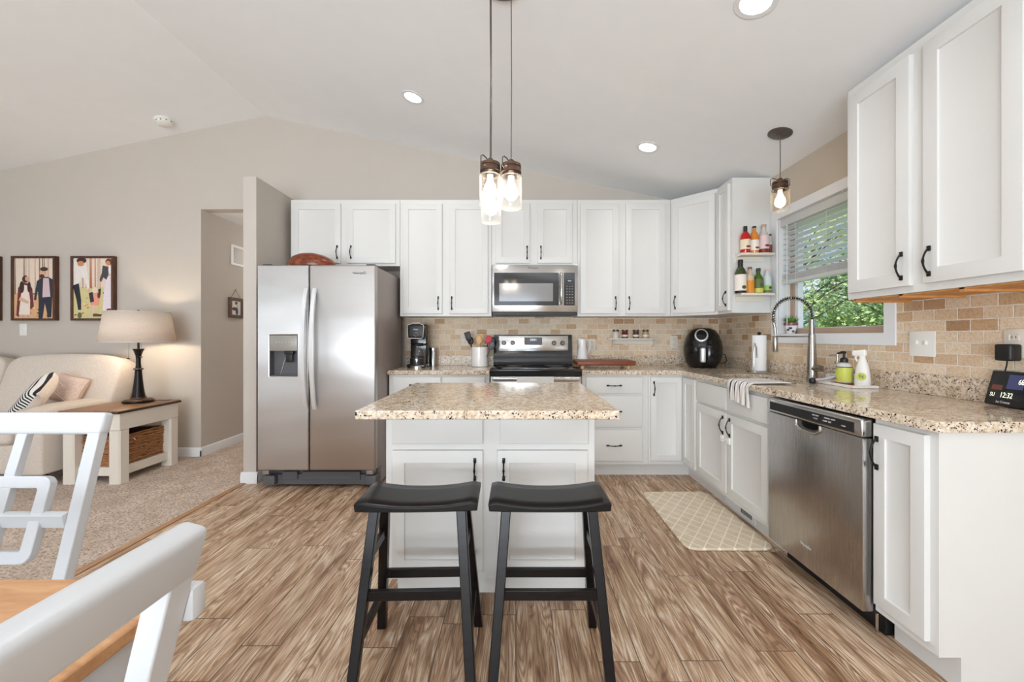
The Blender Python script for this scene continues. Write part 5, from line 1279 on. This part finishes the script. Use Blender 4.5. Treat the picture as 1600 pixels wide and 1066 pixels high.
# ---------------------------------------------------------------- bottle shelves on the narrow cabinet's end
def bshelf(label, zt):
    r = thing('bottle_shelf', label, 'shelf', (1.87, 3.2265, zt))
    bm = B(); rbox(bm, -.127, .127, -.095, -.0005, -.018, 0, .003, 2); obj('board', bm, 'cream', r)
    bm = B(); box(bm, -.13, .09, -.012, -.0005, -.058, -.0185); obj('back_rail', bm, 'cream', r)
    bm = B(); box(bm, -.132, -.126, -.09, -.001, -.02, -.0); obj('end_cap', bm, 'cream', r)
bshelf('upper cream bottle shelf on the cabinet end by the window', 1.847); bshelf('lower cream bottle shelf on the cabinet end by the window', 1.536)
def bottle(name, label, x, z, R, H, neck, col, capc, liq=None, lab=None, sq=1.0, y=3.175, cap_h=.03, shoulder=.62, labz=(.15, .5)):
    r = thing(name, label, 'bottle', (x, y, z + .0006), group='bottles on the cabinet end shelves')
    s = shoulder * H
    prof = [(0, 0), (R * .94, 0), (R, .006), (R, s), (R * .75, s + (H - s) * .28), (neck, s + (H - s) * .5), (neck, H - cap_h), (0, H - cap_h)]
    bm = B(); lathe(bm, prof, seg=24); obj('glass', bm, col, r)
    if liq: bm = B(); lathe(bm, [(0, .003), (R + .0006, .003), (R + .0006, liq[0] * H), (0, liq[0] * H)], seg=24); obj('liquid', bm, liq[1], r)
    if lab:
        bm = B(); lathe(bm, [(R + .0012, labz[0] * H), (R + .0012, labz[1] * H)], seg=24, cap=False); lo = obj('paper_label', bm, lab, r)
        if len(label) % 2 == 0: bm = B(); blob(bm, .005, H * (labz[0] + .1), R * .4, R * .35, -R - .0014, 0); obj('label_picture', bm, pm((70, 84, 60)), lo)
        else: bm = B(); blob(bm, .004, H * (labz[0] + .09), R * .5, R * .25, -R - .0014, 0); obj('label_picture', bm, pm((120, 60, 70)), lo)
    bm = B(); lathe(bm, [(neck + .002, H - cap_h), (neck + .002, H), (0, H)], seg=18); obj('cap', bm, capc, r)
P = lambda n, c, r=.12: plain(n, c, r, var=.0)
lab_w = P('paper_label_white', (236, 226, 216), .6); lab_c = P('paper_label_cream', (232, 214, 188), .6)
clear = P('clear_bottle', (198, 190, 184), .08)
bottle('syrup_bottle', 'bright red bottle on the upper bottle shelf', 1.79, 1.847, .035, .212, .012, P('red_liquid', (186, 24, 22)), 'blackm', lab=lab_c, cap_h=.055, labz=(.14, .5))
bottle('syrup_bottle', 'amber bottle beside the red one on the upper bottle shelf', 1.86, 1.847, .032, .212, .012, P('amber_liquid', (214, 132, 52)), 'blackm', lab=lab_w, cap_h=.014, labz=(.1, .48))
bottle('vinegar_bottle', 'large pale bottle with reddish liquid on the upper bottle shelf', 1.934, 1.847, .037, .225, .016, clear, plain('tan_cap', (186, 160, 140), .5), (.14, P('reddish_liquid', (128, 44, 26))), lab=P('pink_white_label', (222, 196, 196), .6), cap_h=.02, shoulder=.55, labz=(.16, .6))
bottle('vinegar_bottle', 'narrow clear bottle with brown liquid at the right end of the upper bottle shelf', 1.984, 1.847, .0125, .15, .007, clear, 'blackm', (.45, P('brown_liquid', (120, 46, 26))), cap_h=.012)
bottle('oil_bottle', 'dark olive oil bottle with white label on the lower bottle shelf', 1.752, 1.536, .041, .262, .016, P('dark_olive_glass', (52, 60, 26)), 'blackm', (.07, P('black_liquid', (20, 20, 22))), lab=lab_w, cap_h=.055, labz=(.07, .55), shoulder=.6)
bottle('vinegar_bottle', 'clear bottle of orange vinegar on the lower bottle shelf', 1.826, 1.536, .03, .205, .013, P('clear_pinkish', (206, 184, 160)), plain('brown_cap', (140, 96, 80), .5), (.48, P('orange_liquid', (222, 140, 44))), cap_h=.018)
bottle('oil_bottle', 'squat green cooking oil bottle on the lower bottle shelf', 1.892, 1.536, .034, .195, .014, P('green_glass', (70, 100, 30)), plain('green_cap', (46, 62, 40), .5), (.2, P('yellow_oil', (206, 196, 96))), lab=P('green_label', (96, 110, 60), .6), cap_h=.024, labz=(.22, .56), shoulder=.55)
bottle('dressing_bottle', 'pale bottle with green label base at the right end of the lower bottle shelf', 1.961, 1.536, .03, .188, .014, P('bluish_clear', (206, 216, 218)), plain('pink_cap', (226, 190, 182), .5), (.12, P('green_liquid', (118, 110, 60))), lab=P('green_white_label', (150, 196, 90), .6), cap_h=.02, labz=(.12, .32))

# flower pot on the sill
fp = thing('flower_pot', 'small painted pot with green plant on the window sill', 'plant', (2.085, 3.085, WZ0 + .0045))
bm = B(); lathe(bm, [(.0, 0), (.026, 0), (.034, .03), (.042, .066)], seg=24, cap=False); obj('pot', bm, 'ceramic', fp)
bm = B(); lathe(bm, [(.0425, .062), (.046, .064), (.047, .082), (.042, .084), (.04, .076), (0, .076)], seg=24); obj('rim', bm, plain('mauve_glaze', (140, 76, 84), .3), fp)
bm = B()
for k in range(5): obox(bm, (-.036 * math.cos(k * .8 - .9), -.036 * math.sin(k * .8 - .2), .018 + .012 * (k % 3)), Matrix.Rotation(k * .8, 3, 'Z'), .007, .007, .007)
obj('painted_spots', bm, pm((70, 64, 60)), fp)
bm = B(); r2 = random.Random(8)
for k in range(70):
    a, e, L = r2.random() * 2 * PI, .5 + r2.random() * 1.0, .03 + r2.random() * .045
    d = Vector((math.cos(a) * math.cos(e), math.sin(a) * math.cos(e), math.sin(e))); s = Vector((-math.sin(a), math.cos(a), 0)) * .006
    o0 = Vector((math.cos(a) * .015, math.sin(a) * .015, .078)); t = [bm.verts.new(q) for q in (o0, o0 + d * L * .5 + s, o0 + d * L, o0 + d * L * .5 - s)]; bm.faces.new(t)
obj('leaves', bm, plain('leaf_green', (96, 150, 60), .5, var=.1, scale=100), fp)

# ---------------------------------------------------------------- outside
def m_leaf(name, a, b, c):
    t = NT(name); o, x, y, z = t.obj(); col = t.ramp(t.noise(o, 2.2, 4, .7), [(.35, a), (.5, b), (.66, c)])
    t.set(Base_Color=col, Roughness=.6); d = t.add('BsdfTranslucent', ins={0: col}); mx = t.add('MixShader', ins={0: .35, 1: t.b.outputs[0], 2: d}); t.l.new(mx, t.out.inputs[0]); return t.m
bark = plain('bark', (92, 78, 66), .9, var=.1)
def tree(label, x, y, zc, R, H, n, mat, seed, leaf=.16):
    q = random.Random(seed); r = thing('tree', label, 'tree', (x, y, -1.2), group='trees outside the sink window')
    bm = B(); tube(bm, [(0, 0, 0), (.1, .05, zc * .5), (0, 0, zc + 1.2)], [.16, .1, .03], 10)
    cl = []
    for k in range(26):
        a = q.random() * 2 * PI; rr_ = R * q.random() ** .5; cz = zc + 1.2 + (q.random() - .5) * H; c = Vector((math.cos(a) * rr_, math.sin(a) * rr_, cz)); cl.append((c, .45 + q.random() * .6))
        tube(bm, [(0, 0, max(.6, cz - 1.2)), c * .6 + Vector((0, 0, cz * .32)), c], [.03, .016, .006], 6)
    obj('trunk', bm, bark, r)
    vs_, fs = [], []
    for k in range(n):
        c, s = cl[k % len(cl)]; d = Vector((q.gauss(0, 1), q.gauss(0, 1), q.gauss(0, .7))); d = d.normalized() * s * (.5 + .5 * q.random())
        p = c + d; u = Vector((q.gauss(0, 1), q.gauss(0, 1), q.gauss(0, 1))).normalized(); v = u.orthogonal().normalized(); L = leaf * (.5 + q.random() * .7); b = len(vs_)
        vs_ += [p, p + u * L * .5 + v * L * .28, p + u * L, p + u * L * .5 - v * L * .28]; fs.append((b, b + 1, b + 2, b + 3))
    me = bpy.data.meshes.new('foliage'); me.from_pydata(vs_, [], fs); me.materials.append(mat); o = bpy.data.objects.new('foliage', me); C.objects.link(o); o.parent = r
lf1 = m_leaf('maple_leaf', (120, 152, 96), (168, 194, 124), (222, 232, 168)); lf2 = m_leaf('dark_leaf', (90, 120, 100), (124, 154, 124), (170, 194, 154))
tree('leafy green tree filling the left of the sink window', 8.6, 12.6, 2.6, 2.4, 4.6, 9500, lf1, 1)
tree('darker green tree spreading at the right of the sink window', 11.5, 11.6, 2.7, 2.6, 2.4, 5000, lf2, 2)
tree('low bushy tree behind, along the bottom of the sink window', 13.5, 15.5, 1.6, 4.6, 2.0, 16000, lf1, 3, .2)
bm = B(); box(bm, 2.6, 60, -20, 60, -1.3, -1.2); struct('ground', bm, plain('lawn', (120, 150, 80), .9, var=.1, scale=2), 'green lawn outside the window', 'ground')
